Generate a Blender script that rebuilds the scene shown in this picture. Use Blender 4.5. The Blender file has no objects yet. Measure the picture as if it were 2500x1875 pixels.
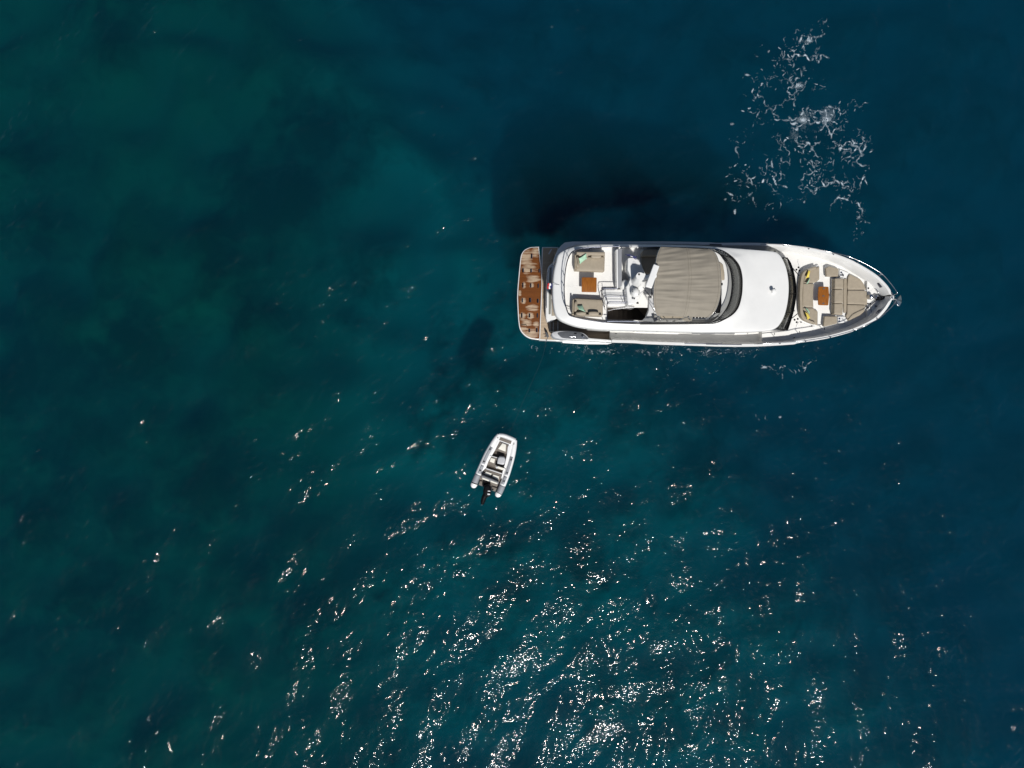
import bpy, bmesh, math, random
import numpy as np
from mathutils import Vector, noise as mnoise
sc = bpy.context.scene
R = math.radians

# ------------------------------------------------------------------ camera
CAM_Z, FPX = 40.0, 1667.0           # drone height above the water (m), focal length in photo pixels
cam = bpy.data.objects.new('camera', bpy.data.cameras.new('camera'))
sc.collection.objects.link(cam)
cam.location = (0, 0, CAM_Z)
cam.data.sensor_width = 36.0
cam.data.lens = 36.0 * FPX / 2500.0
cam.data.clip_end = 6000
sc.camera = cam

# ------------------------------------------------------------------ light
SUN_ZEN, SUN_AZ = R(35.5), R(12)       # from the foot of the picture, a little to its right
sdir = Vector((math.sin(SUN_ZEN) * math.sin(SUN_AZ), -math.sin(SUN_ZEN) * math.cos(SUN_AZ), math.cos(SUN_ZEN)))
world = bpy.data.worlds.new('World'); sc.world = world; world.use_nodes = True
wn = world.node_tree.nodes
sky = wn.new('ShaderNodeTexSky'); sky.sky_type = 'NISHITA'; sky.sun_disc = False
sky.sun_elevation = math.pi / 2 - SUN_ZEN
sky.sun_rotation = math.atan2(sdir.x, sdir.y)
world.node_tree.links.new(sky.outputs[0], wn['Background'].inputs[0])
wn['Background'].inputs[1].default_value = 0.05
sl = bpy.data.lights.new('sun', 'SUN'); sl.energy = 4.4; sl.angle = R(2.0); sl.color = (1.0, 0.98, 0.945)
sun = bpy.data.objects.new('sun', sl); sc.collection.objects.link(sun)
sun.rotation_euler = sdir.to_track_quat('Z', 'Y').to_euler()
sc.view_settings.view_transform = 'Standard'; sc.view_settings.look = 'None'
sc.view_settings.exposure = 0.0; sc.view_settings.gamma = 1.0
sc.view_settings.use_curve_mapping = False
sc.cycles.use_denoising = True
sc.cycles.max_bounces = 8; sc.cycles.transparent_max_bounces = 16
sc.cycles.volume_bounces = 0
sc.cycles.sample_clamp_indirect = 6; sc.cycles.sample_clamp_direct = 80

# ------------------------------------------------------------------ plan measurements
# Enlarged plans: origin in photo pixels and enlargement. P() turns a plan point at a known height into metres.
PLAN = {'A': (1250, 570, 5.72), 'B': (1500, 570, 5.72), 'C': (1750, 570, 5.72), 'D': (1920, 570, 5.72),
        'G': (1480, 590, 8.294), 'H': (2080, 630, 11.85), 'T': (1120, 1030, 7.212), 'W': (0, 0, 1.0), 'F': (1780, 40, 2.9625)}
def P(c, x, y, z=0.0):
    ox, oy, s = PLAN[c]
    k = (CAM_Z - z) / FPX
    return Vector(((ox + x / s - 1250.0) * k, -(oy + y / s - 937.5) * k, z))
def PP(c, pts, z=0.0):
    return [P(c, x, y, z) for x, y in pts]

# ------------------------------------------------------------------ materials
def mat(name, base=(0.8, 0.8, 0.8), rough=0.5, metal=0.0, spec=0.5, var=0.0, vscale=3.0, bump=0.0, bscale=60.0, coat=0.0, stretch=None):
    m = bpy.data.materials.new(name); m.use_nodes = True
    nt = m.node_tree; b = nt.nodes['Principled BSDF']
    b.inputs['Base Color'].default_value = (*base, 1); b.inputs['Roughness'].default_value = rough
    b.inputs['Metallic'].default_value = metal; b.inputs['Specular IOR Level'].default_value = spec
    b.inputs['Coat Weight'].default_value = coat
    geo = nt.nodes.new('ShaderNodeNewGeometry'); mp = nt.nodes.new('ShaderNodeMapping')
    nt.links.new(geo.outputs['Position'], mp.inputs[0])
    if stretch: mp.inputs['Scale'].default_value = stretch
    if var > 0:
        n = nt.nodes.new('ShaderNodeTexNoise'); n.inputs['Scale'].default_value = vscale; n.inputs['Detail'].default_value = 6
        nt.links.new(mp.outputs[0], n.inputs[0])
        r = nt.nodes.new('ShaderNodeValToRGB')
        r.color_ramp.elements[0].position = 0.3; r.color_ramp.elements[1].position = 0.72
        r.color_ramp.elements[0].color = tuple(c * (1 - var) for c in base) + (1,)
        r.color_ramp.elements[1].color = tuple(min(1, c * (1 + var * 0.4)) for c in base) + (1,)
        nt.links.new(n.outputs[0], r.inputs[0]); nt.links.new(r.outputs[0], b.inputs['Base Color'])
    if bump > 0:
        n2 = nt.nodes.new('ShaderNodeTexNoise'); n2.inputs['Scale'].default_value = bscale; n2.inputs['Detail'].default_value = 3
        nt.links.new(mp.outputs[0], n2.inputs[0])
        bp = nt.nodes.new('ShaderNodeBump'); bp.inputs['Strength'].default_value = 1; bp.inputs['Distance'].default_value = bump
        nt.links.new(n2.outputs[0], bp.inputs['Height']); nt.links.new(bp.outputs[0], b.inputs['Normal'])
    return m

M = {}
M['gelcoat'] = mat('gelcoat', (0.72, 0.715, 0.695), 0.22, var=0.05, vscale=1.3, coat=0.3)
M['nonskid'] = mat('nonskid', (0.74, 0.725, 0.69), 0.6, var=0.06, vscale=2.0, bump=0.001, bscale=140)
M['hull_grey'] = mat('hull_grey', (0.47, 0.47, 0.48), 0.3, var=0.06)
M['pale_grey'] = mat('pale_grey', (0.58, 0.58, 0.58), 0.4, var=0.06)
M['mid_grey'] = mat('mid_grey', (0.25, 0.255, 0.27), 0.4, var=0.08)
M['dark_grey'] = mat('dark_grey', (0.085, 0.09, 0.10), 0.35, var=0.1)
M['black'] = mat('black', (0.004, 0.004, 0.005), 0.5, spec=0.1)
M['black_gloss'] = mat('black_gloss', (0.004, 0.004, 0.005), 0.3, spec=0.15)
M['vinyl'] = mat('vinyl', (0.315, 0.265, 0.195), 0.62, var=0.10, vscale=6, bump=0.004, bscale=7)
M['canvas'] = mat('canvas', (0.245, 0.218, 0.175), 0.8, var=0.08, vscale=2.5, bump=0.0015, bscale=90)
M['steel'] = mat('steel', (0.62, 0.62, 0.63), 0.18, metal=1.0)
M['rail_dark'] = mat('rail_dark', (0.07, 0.075, 0.10), 0.25, metal=0.7)
M['mint'] = mat('mint', (0.36, 0.56, 0.40), 0.75, var=0.22, vscale=9, bump=0.006, bscale=16)
M['yellow'] = mat('yellow', (0.78, 0.60, 0.10), 0.75, var=0.2, vscale=12, bump=0.006, bscale=20)
M['hypalon'] = mat('hypalon', (0.78, 0.775, 0.76), 0.45, var=0.06, vscale=4)
M['hypalon_grey'] = mat('hypalon_grey', (0.27, 0.28, 0.30), 0.55, var=0.1, vscale=5)
M['cream'] = mat('cream', (0.74, 0.71, 0.62), 0.55, var=0.08, vscale=8, bump=0.003, bscale=14)
M['red'] = mat('red', (0.55, 0.03, 0.03), 0.7); M['flag_white'] = mat('flag_white', (0.8, 0.8, 0.8), 0.7)
M['navy'] = mat('navy', (0.02, 0.025, 0.13), 0.7, var=0.2, vscale=10)
M['rope'] = mat('rope', (0.012, 0.018, 0.022), 0.8)
M['carpet'] = mat('carpet', (0.07, 0.055, 0.042), 0.8, var=0.15, vscale=8)

def schlick(nt, f0, normal=None):
    """Fresnel reflectance from the facing angle, the same from both sides of a pane"""
    lw = nt.nodes.new('ShaderNodeLayerWeight'); lw.inputs['Blend'].default_value = 0.5
    if normal is not None: nt.links.new(normal, lw.inputs['Normal'])
    pw = nt.nodes.new('ShaderNodeMath'); pw.operation = 'POWER'; pw.inputs[1].default_value = 5; nt.links.new(lw.outputs['Facing'], pw.inputs[0])
    ma = nt.nodes.new('ShaderNodeMath'); ma.operation = 'MULTIPLY_ADD'; ma.inputs[1].default_value = 1 - f0; ma.inputs[2].default_value = f0; nt.links.new(pw.outputs[0], ma.inputs[0])
    return ma
def glass_mat(name, tint, alpha):
    m = bpy.data.materials.new(name); m.use_nodes = True; nt = m.node_tree; nt.nodes.clear()
    o = nt.nodes.new('ShaderNodeOutputMaterial'); t = nt.nodes.new('ShaderNodeBsdfTransparent'); t.inputs[0].default_value = (*tint, 1)
    g = nt.nodes.new('ShaderNodeBsdfGlossy'); g.inputs['Roughness'].default_value = 0.03
    d = nt.nodes.new('ShaderNodeBsdfDiffuse'); d.inputs[0].default_value = (0.03, 0.03, 0.03, 1)
    f = schlick(nt, 0.04)
    m1 = nt.nodes.new('ShaderNodeMixShader'); m1.inputs[0].default_value = alpha
    m2 = nt.nodes.new('ShaderNodeMixShader')
    nt.links.new(t.outputs[0], m1.inputs[1]); nt.links.new(d.outputs[0], m1.inputs[2])
    nt.links.new(f.outputs[0], m2.inputs[0]); nt.links.new(m1.outputs[0], m2.inputs[1]); nt.links.new(g.outputs[0], m2.inputs[2])
    nt.links.new(m2.outputs[0], o.inputs[0])
    return m
M['tint'] = glass_mat('tint', (0.66, 0.66, 0.65), 0.06)
M['screen_glass'] = glass_mat('screen_glass', (0.60, 0.60, 0.57), 0.10)

def teak_mat(name, dry, wet, blobs=None, pitch=0.055, wetness=0.0):
    """planks along X with dark caulking; wet patches have shapes of their own"""
    m = bpy.data.materials.new(name); m.use_nodes = True; nt = m.node_tree; L = nt.links.new
    b = nt.nodes['Principled BSDF']
    geo = nt.nodes.new('ShaderNodeNewGeometry')
    sep = nt.nodes.new('ShaderNodeSeparateXYZ'); L(geo.outputs['Position'], sep.inputs[0])
    def math_(op, a, c=None, clamp=False):
        n = nt.nodes.new('ShaderNodeMath'); n.operation = op; n.use_clamp = clamp
        for i, v in enumerate((a, c)):
            if v is None: continue
            if isinstance(v, (int, float)): n.inputs[i].default_value = v
            else: L(v, n.inputs[i])
        return n.outputs[0]
    fr = math_('FRACT', math_('DIVIDE', sep.outputs['Y'], pitch))
    seam = math_('LESS_THAN', fr, 0.16)
    idx = math_('FLOOR', math_('DIVIDE', sep.outputs['Y'], pitch))
    wnz = nt.nodes.new('ShaderNodeTexWhiteNoise'); wnz.noise_dimensions = '1D'; L(idx, wnz.inputs['W'])
    mp = nt.nodes.new('ShaderNodeMapping'); mp.inputs['Scale'].default_value = (3, 40, 1); L(geo.outputs['Position'], mp.inputs[0])
    gr = nt.nodes.new('ShaderNodeTexNoise'); gr.inputs['Scale'].default_value = 1.5; gr.inputs['Detail'].default_value = 5; L(mp.outputs[0], gr.inputs[0])
    tone = math_('ADD', math_('MULTIPLY', wnz.outputs['Value'], 0.22), math_('ADD', math_('MULTIPLY', gr.outputs[0], 0.5), 0.62))
    if blobs:
        wob = nt.nodes.new('ShaderNodeTexNoise'); wob.inputs['Scale'].default_value = 3.2; wob.inputs['Detail'].default_value = 6
        mp2 = nt.nodes.new('ShaderNodeMapping'); mp2.inputs['Scale'].default_value = (0.6, 2.4, 1); L(geo.outputs['Position'], mp2.inputs[0]); L(mp2.outputs[0], wob.inputs[0])
        acc = None
        for (x, y, z, rx, ry) in blobs:
            dx = math_('DIVIDE', math_('SUBTRACT', sep.outputs['X'], x), rx); dy = math_('DIVIDE', math_('SUBTRACT', sep.outputs['Y'], y), ry)
            d2 = math_('ADD', math_('MULTIPLY', dx, dx), math_('MULTIPLY', dy, dy))
            v = math_('SUBTRACT', 1.0, d2)
            acc = v if acc is None else math_('MAXIMUM', acc, v)
        acc = math_('MAXIMUM', acc, -2.0)
        dryf = math_('ADD', math_('MULTIPLY', acc, 0.6), math_('ADD', math_('MULTIPLY', math_('SUBTRACT', wob.outputs[0], 0.5), 3.0), math_('MULTIPLY', math_('SUBTRACT', wnz.outputs['Value'], 0.5), 0.28)))
        mr = nt.nodes.new('ShaderNodeMapRange'); mr.inputs['From Min'].default_value = -0.45; mr.inputs['From Max'].default_value = 0.55; L(dryf, mr.inputs[0])
        fac = mr.outputs[0]
    mix = nt.nodes.new('ShaderNodeMix'); mix.data_type = 'RGBA'
    mix.inputs[6].default_value = (*wet, 1); mix.inputs[7].default_value = (*dry, 1)
    if blobs: L(fac, mix.inputs[0])
    else: mix.inputs[0].default_value = 1 - wetness
    mul = nt.nodes.new('ShaderNodeMix'); mul.data_type = 'RGBA'; mul.blend_type = 'MULTIPLY'; mul.inputs[0].default_value = 1
    L(mix.outputs[2], mul.inputs[6]); L(tone, mul.inputs[7])
    sm = nt.nodes.new('ShaderNodeMix'); sm.data_type = 'RGBA'; sm.inputs[7].default_value = (0.02, 0.016, 0.012, 1)
    L(math_('MULTIPLY', seam, 0.75), sm.inputs[0]); L(mul.outputs[2], sm.inputs[6]); L(sm.outputs[2], b.inputs['Base Color'])
    if blobs:
        rr = math_('ADD', math_('MULTIPLY', fac, 0.45), 0.22); L(rr, b.inputs['Roughness'])
    else: b.inputs['Roughness'].default_value = 0.65
    return m

def wood_mat(name, c1, c2):
    m = bpy.data.materials.new(name); m.use_nodes = True; nt = m.node_tree; L = nt.links.new; b = nt.nodes['Principled BSDF']
    geo = nt.nodes.new('ShaderNodeNewGeometry'); mp = nt.nodes.new('ShaderNodeMapping'); mp.inputs['Scale'].default_value = (22, 2.0, 1)
    L(geo.outputs['Position'], mp.inputs[0])
    n = nt.nodes.new('ShaderNodeTexNoise'); n.inputs['Scale'].default_value = 1.6; n.inputs['Detail'].default_value = 6; L(mp.outputs[0], n.inputs[0])
    r = nt.nodes.new('ShaderNodeValToRGB'); r.color_ramp.elements[0].position = 0.35; r.color_ramp.elements[1].position = 0.68
    r.color_ramp.elements[0].color = (*c1, 1); r.color_ramp.elements[1].color = (*c2, 1)
    L(n.outputs[0], r.inputs[0]); L(r.outputs[0], b.inputs['Base Color'])
    b.inputs['Roughness'].default_value = 0.3; b.inputs['Coat Weight'].default_value = 0.25
    return m
M['varnish'] = wood_mat('varnish', (0.20, 0.062, 0.006), (0.31, 0.108, 0.013))
M['teak'] = teak_mat('teak', (0.42, 0.315, 0.21), (0.17, 0.07, 0.02))
M['teak_shaded'] = teak_mat('teak_shaded', (0.20, 0.15, 0.105), (0.1, 0.05, 0.02))  # the teak darkened: bulwark shade put into the colour of steps and side deck
M['tender_deck'] = teak_mat('tender_deck', (0.17, 0.145, 0.12), (0.1, 0.05, 0.02), pitch=0.07)

# ------------------------------------------------------------------ object helpers
WLOC = {}
def link(name, me, m, parent=None, smooth=30, origin=None, label=None):
    n = len(me.vertices)
    co = np.empty(n * 3); me.vertices.foreach_get('co', co); co = co.reshape(-1, 3)
    if origin is None:
        lo, hi = co.min(0), co.max(0); origin = Vector(((lo[0] + hi[0]) / 2, (lo[1] + hi[1]) / 2, lo[2]))
    co = co - np.array(origin); me.vertices.foreach_set('co', co.ravel())
    if smooth:
        me.polygons.foreach_set('use_smooth', [True] * len(me.polygons)); me.set_sharp_from_angle(angle=R(smooth))
    else:
        me.polygons.foreach_set('use_smooth', [False] * len(me.polygons))
    me.update()
    o = bpy.data.objects.new(name, me); sc.collection.objects.link(o)
    if m is not None: me.materials.append(M[m] if isinstance(m, str) else m)
    WLOC[o.name] = Vector(origin)
    if parent is not None:
        o.parent = parent; o.location = Vector(origin) - WLOC[parent.name]
    else: o.location = origin
    if label: o['label'] = label
    return o
def thing(name, loc, label, cat, group=None):
    o = bpy.data.objects.new(name, None); sc.collection.objects.link(o); o.location = loc; o.empty_display_size = 0.2
    WLOC[o.name] = Vector(loc); return tag(o, label, cat, group)
def tag(o, label=None, cat=None, group=None, kind=None):
    if label: o['label'] = label
    if cat: o['category'] = cat
    if group: o['group'] = group
    if kind: o['kind'] = kind
    return o
def pydata(verts, faces):
    me = bpy.data.meshes.new('m'); me.from_pydata([tuple(v) for v in verts], [], faces)
    bm = bmesh.new(); bm.from_mesh(me); bmesh.ops.remove_doubles(bm, verts=bm.verts, dist=1e-5)
    bmesh.ops.recalc_face_normals(bm, faces=bm.faces); bm.to_mesh(me); bm.free(); return me
def area2(p): return sum(p[i].x * p[(i + 1) % len(p)].y - p[(i + 1) % len(p)].x * p[i].y for i in range(len(p)))
def ccw(p):
    p = [Vector((v[0], v[1], v[2] if len(v) > 2 else 0)) for v in p]
    return p if area2(p) > 0 else p[::-1]
def inset(p, d):
    n = len(p); out = []
    for i in range(n):
        a = (p[i] - p[i - 1]); b = (p[(i + 1) % n] - p[i]); a.z = b.z = 0
        if a.length < 1e-9 or b.length < 1e-9: out.append(p[i].copy()); continue
        a.normalize(); b.normalize()
        na, nb = Vector((-a.y, a.x, 0)), Vector((-b.y, b.x, 0)); s = na + nb
        if s.length < 1e-6: s = na
        s.normalize(); c = max(0.45, s.dot(na)); out.append(p[i] + s * (d / c))
    return out
def fillet(p, r, seg=4): return fillet_raw(ccw(p), r, seg)
def fillet_raw(p, r, seg=4):
    out = []; n = len(p)
    for i in range(n):
        a, b, c = p[i - 1], p[i], p[(i + 1) % n]
        l = min(r, (a - b).length * 0.45, (c - b).length * 0.45)
        s, e = b + (a - b).normalized() * l, b + (c - b).normalized() * l
        for k in range(seg + 1):
            t = k / seg; out.append(s * (1 - t) ** 2 + b * 2 * t * (1 - t) + e * t * t)
    return out
def curve(pts, n=6, closed=False):
    pts = [Vector(p) for p in pts]; m = len(pts); out = []
    for i in range(m if closed else m - 1):
        p1, p2 = pts[i], pts[(i + 1) % m]
        p0 = pts[i - 1] if (closed or i > 0) else p1 * 2 - p2
        p3 = pts[(i + 2) % m] if (closed or i + 2 < m) else p2 * 2 - p1
        for k in range(n):
            t = k / n
            out.append(0.5 * ((2 * p1) + (p2 - p0) * t + (2 * p0 - 5 * p1 + 4 * p2 - p3) * t * t + (3 * p1 - p0 - 3 * p2 + p3) * t ** 3))
    if not closed: out.append(pts[-1])
    return out
def resample(pts, n, closed=False):
    pts = [Vector(p) for p in pts]
    if closed: pts = pts + [pts[0]]
    d = [0]
    for a, b in zip(pts, pts[1:]): d.append(d[-1] + (b - a).length)
    t = np.linspace(0, d[-1], n + (1 if closed else 0))[:n]
    arr = np.array(pts); return [Vector([np.interp(x, d, arr[:, k]) for k in range(3)]) for x in t]
def prism(name, pts, z0, z1, m, parent, bevel=0.02, seg=3, rnd=0.0, smooth=30, dome=0.0, draft=0.0, label=None, crv=0, top=True):
    """outline pts extruded z0..z1, rounded upper edge; draft moves the foot outward; crv: pts are control points of a closed curve"""
    b0 = ccw(pts)
    def shape(d):
        q = inset(b0, d) if d else b0
        if crv: return curve(q, crv, True)
        return fillet_raw(q, max(rnd - 0.6 * d, 0.012)) if rnd else q
    p = shape(0); rings = []
    foot = shape(-draft) if draft else p
    rings.append([Vector((v.x, v.y, z0)) for v in foot])
    if bevel > 0:
        for k in range(seg + 1):
            a = k / seg * math.pi / 2
            q = shape(bevel * (1 - math.cos(a))) if k else p
            rings.append([Vector((v.x, v.y, z1 - bevel + bevel * math.sin(a))) for v in q])
    else: rings.append([Vector((v.x, v.y, z1)) for v in p])
    if dome:
        for d, f in ((0.03, .5), (0.07, .85), (0.11, 1.0)):
            q = shape(bevel + d); rings.append([Vector((v.x, v.y, z1 + dome * f)) for v in q])
    n = len(p); verts = [v for r in rings for v in r]; faces = []
    for k in range(len(rings) - 1):
        for i in range(n):
            j = (i + 1) % n; faces.append((k * n + i, k * n + j, (k + 1) * n + j, (k + 1) * n + i))
    if top: faces.append(tuple((len(rings) - 1) * n + i for i in range(n))); faces.append(tuple(reversed(range(n))))
    return link(name, pydata(verts, faces), m, parent, smooth, label=label)
def tube(name, pts, r, m, parent, closed=False, sides=8, smooth=60, label=None, **kw):
    pts = [Vector(p) for p in pts]; n = len(pts); verts = []; faces = []
    rr = r if isinstance(r, (list, tuple)) else [r] * n
    up0 = Vector((0, 0, 1))
    for i in range(n):
        a = pts[i - 1] if (i > 0 or closed) else pts[i]; b = pts[(i + 1) % n] if (i < n - 1 or closed) else pts[i]
        t = (b - a).normalized()
        u = up0 if abs(t.z) < 0.95 else Vector((1, 0, 0))
        s = t.cross(u).normalized(); w = s.cross(t).normalized()
        for k in range(sides):
            an = 2 * math.pi * k / sides; verts.append(pts[i] + (s * math.cos(an) + w * math.sin(an)) * rr[i])
    for i in range(n if closed else n - 1):
        for k in range(sides):
            k2 = (k + 1) % sides; j = (i + 1) % n
            faces.append((i * sides + k, i * sides + k2, j * sides + k2, j * sides + k))
    if not closed:
        faces.append(tuple(range(sides))); faces.append(tuple((n - 1) * sides + k for k in range(sides)))
    return link(name, pydata(verts, faces), m, parent, smooth, label=label)
def loft(name, rings, m, parent, closed=False, cap=False, smooth=40, label=None, solid=0):
    n = len(rings[0]); verts = [v for r in rings for v in r]; faces = []
    for k in range(len(rings) - 1):
        for i in range(n if closed else n - 1):
            j = (i + 1) % n; faces.append((k * n + i, k * n + j, (k + 1) * n + j, (k + 1) * n + i))
    if cap:
        faces.append(tuple((len(rings) - 1) * n + i for i in range(n))); faces.append(tuple(reversed(range(n))))
    o = link(name, pydata(verts, faces), m, parent, smooth, label=label)
    if solid:
        s = o.modifiers.new('thickness', 'SOLIDIFY'); s.thickness = solid; s.offset = 0
    return o
def lathe(name, c, prof, m, parent, n=20, smooth=40, axis=None, label=None):
    """prof = [(radius, height)] round a vertical (or given) axis through c"""
    c = Vector(c); ax = Vector(axis).normalized() if axis else Vector((0, 0, 1))
    u = ax.orthogonal().normalized(); w = ax.cross(u)
    rings = [[c + ax * h + (u * math.cos(2 * math.pi * k / n) + w * math.sin(2 * math.pi * k / n)) * max(r, 1e-4) for k in range(n)] for r, h in prof]
    return loft(name, rings, m, parent, closed=True, cap=True, smooth=smooth, label=label)
def flat_hole(name, outer, hole, z, m, parent, thick=0.06):
    bm = bmesh.new(); es = []
    for lp in (outer, hole):
        vs = [bm.verts.new((v[0], v[1], z)) for v in lp]
        es += [bm.edges.new((vs[i], vs[(i + 1) % len(vs)])) for i in range(len(vs))]
    bmesh.ops.triangle_fill(bm, edges=es, use_beauty=True)
    bmesh.ops.recalc_face_normals(bm, faces=bm.faces)
    for f in bm.faces:
        if f.normal.z < 0: f.normal_flip()
    ext = bmesh.ops.extrude_face_region(bm, geom=bm.faces[:])
    for g in ext['geom']:
        if isinstance(g, bmesh.types.BMVert): g.co.z -= thick
    bmesh.ops.recalc_face_normals(bm, faces=bm.faces)
    me = bpy.data.meshes.new('m'); bm.to_mesh(me); bm.free()
    return link(name, me, m, parent, 30)

# ------------------------------------------------------------------ the sea: a real wave field over a body of water
rng = np.random.default_rng(7)
def field(nx, ny, dx, lmin, lmax, ang, spread, seed, power=0.0):
    """random wave heights from a band of wavelengths, unit rms slope"""
    r = np.random.default_rng(seed); w = np.fft.fft2(r.standard_normal((ny, nx)))
    kx = np.fft.fftfreq(nx, dx)[None, :]; ky = np.fft.fftfreq(ny, dx)[:, None]
    k = np.hypot(kx, ky); k[0, 0] = 1e-9
    th = np.arctan2(ky, kx) - ang
    band = np.exp(-(np.log(k * math.sqrt(lmin * lmax)) / (0.5 * math.log(lmax / lmin))) ** 2)
    amp = band * k ** power * (np.abs(np.cos(th)) ** spread + 0.04)
    h = np.fft.ifft2(w * amp).real
    sx = np.gradient(h, dx, axis=1); sy = np.gradient(h, dx, axis=0)
    return h / math.sqrt((sx ** 2 + sy ** 2).mean())
def soft_noise(nx, ny, dx, scale, seed):
    r = np.random.default_rng(seed); w = np.fft.fft2(r.standard_normal((ny, nx)))
    kx = np.fft.fftfreq(nx, dx)[None, :]; ky = np.fft.fftfreq(ny, dx)[:, None]
    h = np.fft.ifft2(w * np.exp(-((kx ** 2 + ky ** 2) * scale ** 2) * 2)).real
    return (h - h.mean()) / h.std()
DX = 0.09; NX, NY = 740, 580
gx = (np.arange(NX) - (NX - 1) / 2) * DX; gy = (np.arange(NY) - (NY - 1) / 2) * DX
gust = np.clip(1 + 0.34 * soft_noise(NX, NY, DX, 3.5, 3), 0.35, 1.8)
HL = 0.94 * (0.100 * field(NX, NY, DX, 2.0, 5.0, R(-34), 1.0, 11) + 0.090 * field(NX, NY, DX, 0.8, 1.8, R(-38), 0.8, 12) * gust)
HS_ = 0.94 * 0.118 * field(NX, NY, DX, 0.34, 0.65, R(-25), 0.5, 13) * gust
def wrap_sample(F, x, y):                      # the wave field repeats seamlessly beyond its own size
    i = ((x - gx[0]) / DX) % NX; j = ((y - gy[0]) / DX) % NY; i0 = np.floor(i).astype(int) % NX; j0 = np.floor(j).astype(int) % NY; a = i - np.floor(i); b = j - np.floor(j); i1 = (i0 + 1) % NX; j1 = (j0 + 1) % NY
    return F[j0, i0] * (1 - a) * (1 - b) + F[j0, i1] * a * (1 - b) + F[j1, i0] * (1 - a) * b + F[j1, i1] * a * b
FX, FY = 31.5, 24.0                            # finely meshed part; coarser beyond
def axis(f, far):
    fine_ = np.arange(-f, f, DX); side = np.arange(fine_[-1] + 0.3, far, 0.3); rest_ = np.array([far * 1.2, far * 2, far * 6, 1600.0])
    return np.concatenate([-rest_[::-1], -side[::-1], fine_, side, rest_])
X, Y = axis(FX, 62.0), axis(FY, 56.0)
def sea_z(x, y):
    out = np.clip((62.0 - np.abs(x)) / 4, 0, 1) * np.clip((56.0 - np.abs(y)) / 4, 0, 1)
    fine_ = np.clip((FX + 0.4 - np.abs(x)) / 0.6, 0, 1) * np.clip((FY + 0.4 - np.abs(y)) / 0.6, 0, 1)
    return wrap_sample(HL, x, y) * out + wrap_sample(HS_, x, y) * fine_
Z = sea_z(*np.meshgrid(X, Y))
def grid_mesh(X, Y, Z, depth=None):
    nx, ny = len(X), len(Y)
    v = np.stack([np.tile(X, ny), np.repeat(Y, nx), Z.ravel()], 1)
    i = (np.arange(ny - 1)[:, None] * nx + np.arange(nx - 1)[None, :]).ravel()
    f = np.stack([i, i + 1, i + nx + 1, i + nx], 1)
    if depth is not None:                                    # close it into a body: sides and bottom
        base = len(v); ring = list(range(nx)) + [(k + 1) * nx - 1 for k in range(1, ny)] + [(ny - 1) * nx + k for k in range(nx - 2, -1, -1)] + [k * nx for k in range(ny - 2, 0, -1)]
        low = v[ring].copy(); low[:, 2] = depth; v = np.concatenate([v, low]); n = len(ring); r = np.array(ring); a = np.arange(n); b = (a + 1) % n
        sides = np.stack([r[b], r[a], base + a, base + b], 1)
        f = np.concatenate([f, sides])
    me = bpy.data.meshes.new('m')
    nf = len(f); extra = 1 if depth is not None else 0
    me.vertices.add(len(v)); me.vertices.foreach_set('co', v.ravel())
    loops = f.ravel(); starts = np.arange(nf) * 4; totals = np.full(nf, 4)
    if extra:
        ringb = base + np.arange(n)[::-1]
        loops = np.concatenate([loops, ringb]); starts = np.concatenate([starts, [nf * 4]]); totals = np.concatenate([totals, [n]])
    me.loops.add(len(loops)); me.loops.foreach_set('vertex_index', loops.astype(np.int32))
    me.polygons.add(len(starts)); me.polygons.foreach_set('loop_start', starts.astype(np.int32)); me.polygons.foreach_set('loop_total', totals.astype(np.int32))
    me.update(calc_edges=True); me.validate()
    return me

m = bpy.data.materials.new('sea_water'); m.use_nodes = True; nt = m.node_tree; nt.nodes.clear(); L = nt.links.new
o_ = nt.nodes.new('ShaderNodeOutputMaterial')
geo = nt.nodes.new('ShaderNodeNewGeometry'); mp = nt.nodes.new('ShaderNodeMapping'); mp.inputs['Rotation'].default_value = (0, 0, R(25)); mp.inputs['Scale'].default_value = (0.8, 1.25, 1)
L(geo.outputs['Position'], mp.inputs[0])
n1 = nt.nodes.new('ShaderNodeTexNoise'); n1.inputs['Scale'].default_value = 4.0; n1.inputs['Detail'].default_value = 2.5; n1.inputs['Roughness'].default_value = 0.5
L(mp.outputs[0], n1.inputs[0])
bp = nt.nodes.new('ShaderNodeBump'); bp.inputs['Strength'].default_value = 1; bp.inputs['Distance'].default_value = 0.040
L(n1.outputs[0], bp.inputs['Height'])
fr = schlick(nt, 0.021, bp.outputs[0])
gl = nt.nodes.new('ShaderNodeBsdfGlossy'); gl.inputs['Roughness'].default_value = 0.036; L(bp.outputs[0], gl.inputs['Normal'])
tr = nt.nodes.new('ShaderNodeBsdfTransparent')
mx = nt.nodes.new('ShaderNodeMixShader'); L(fr.outputs[0], mx.inputs[0]); L(tr.outputs[0], mx.inputs[1]); L(gl.outputs[0], mx.inputs[2]); L(mx.outputs[0], o_.inputs['Surface'])
va = nt.nodes.new('ShaderNodeVolumeAbsorption'); vs = nt.nodes.new('ShaderNodeVolumeScatter'); ad = nt.nodes.new('ShaderNodeAddShader')
def absorb(r, g, b):     # coefficients per metre
    d = max(r, g, b) * 1.0001; va.inputs['Density'].default_value = d; va.inputs['Color'].default_value = (1 - r / d, 1 - g / d, 1 - b / d, 1)
def scatter(r, g, b):
    d = max(r, g, b); vs.inputs['Density'].default_value = d; vs.inputs['Color'].default_value = (r / d, g / d, b / d, 1)
absorb(0.45, 0.062, 0.037); scatter(0.0006, 0.0086, 0.0115)
L(va.outputs[0], ad.inputs[0]); L(vs.outputs[0], ad.inputs[1]); L(ad.outputs[0], o_.inputs['Volume'])
M['sea'] = m
sea = link('sea', grid_mesh(X, Y, Z, -45.0), 'sea', None, smooth=0, origin=Vector((0, 0, 0)))
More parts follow.
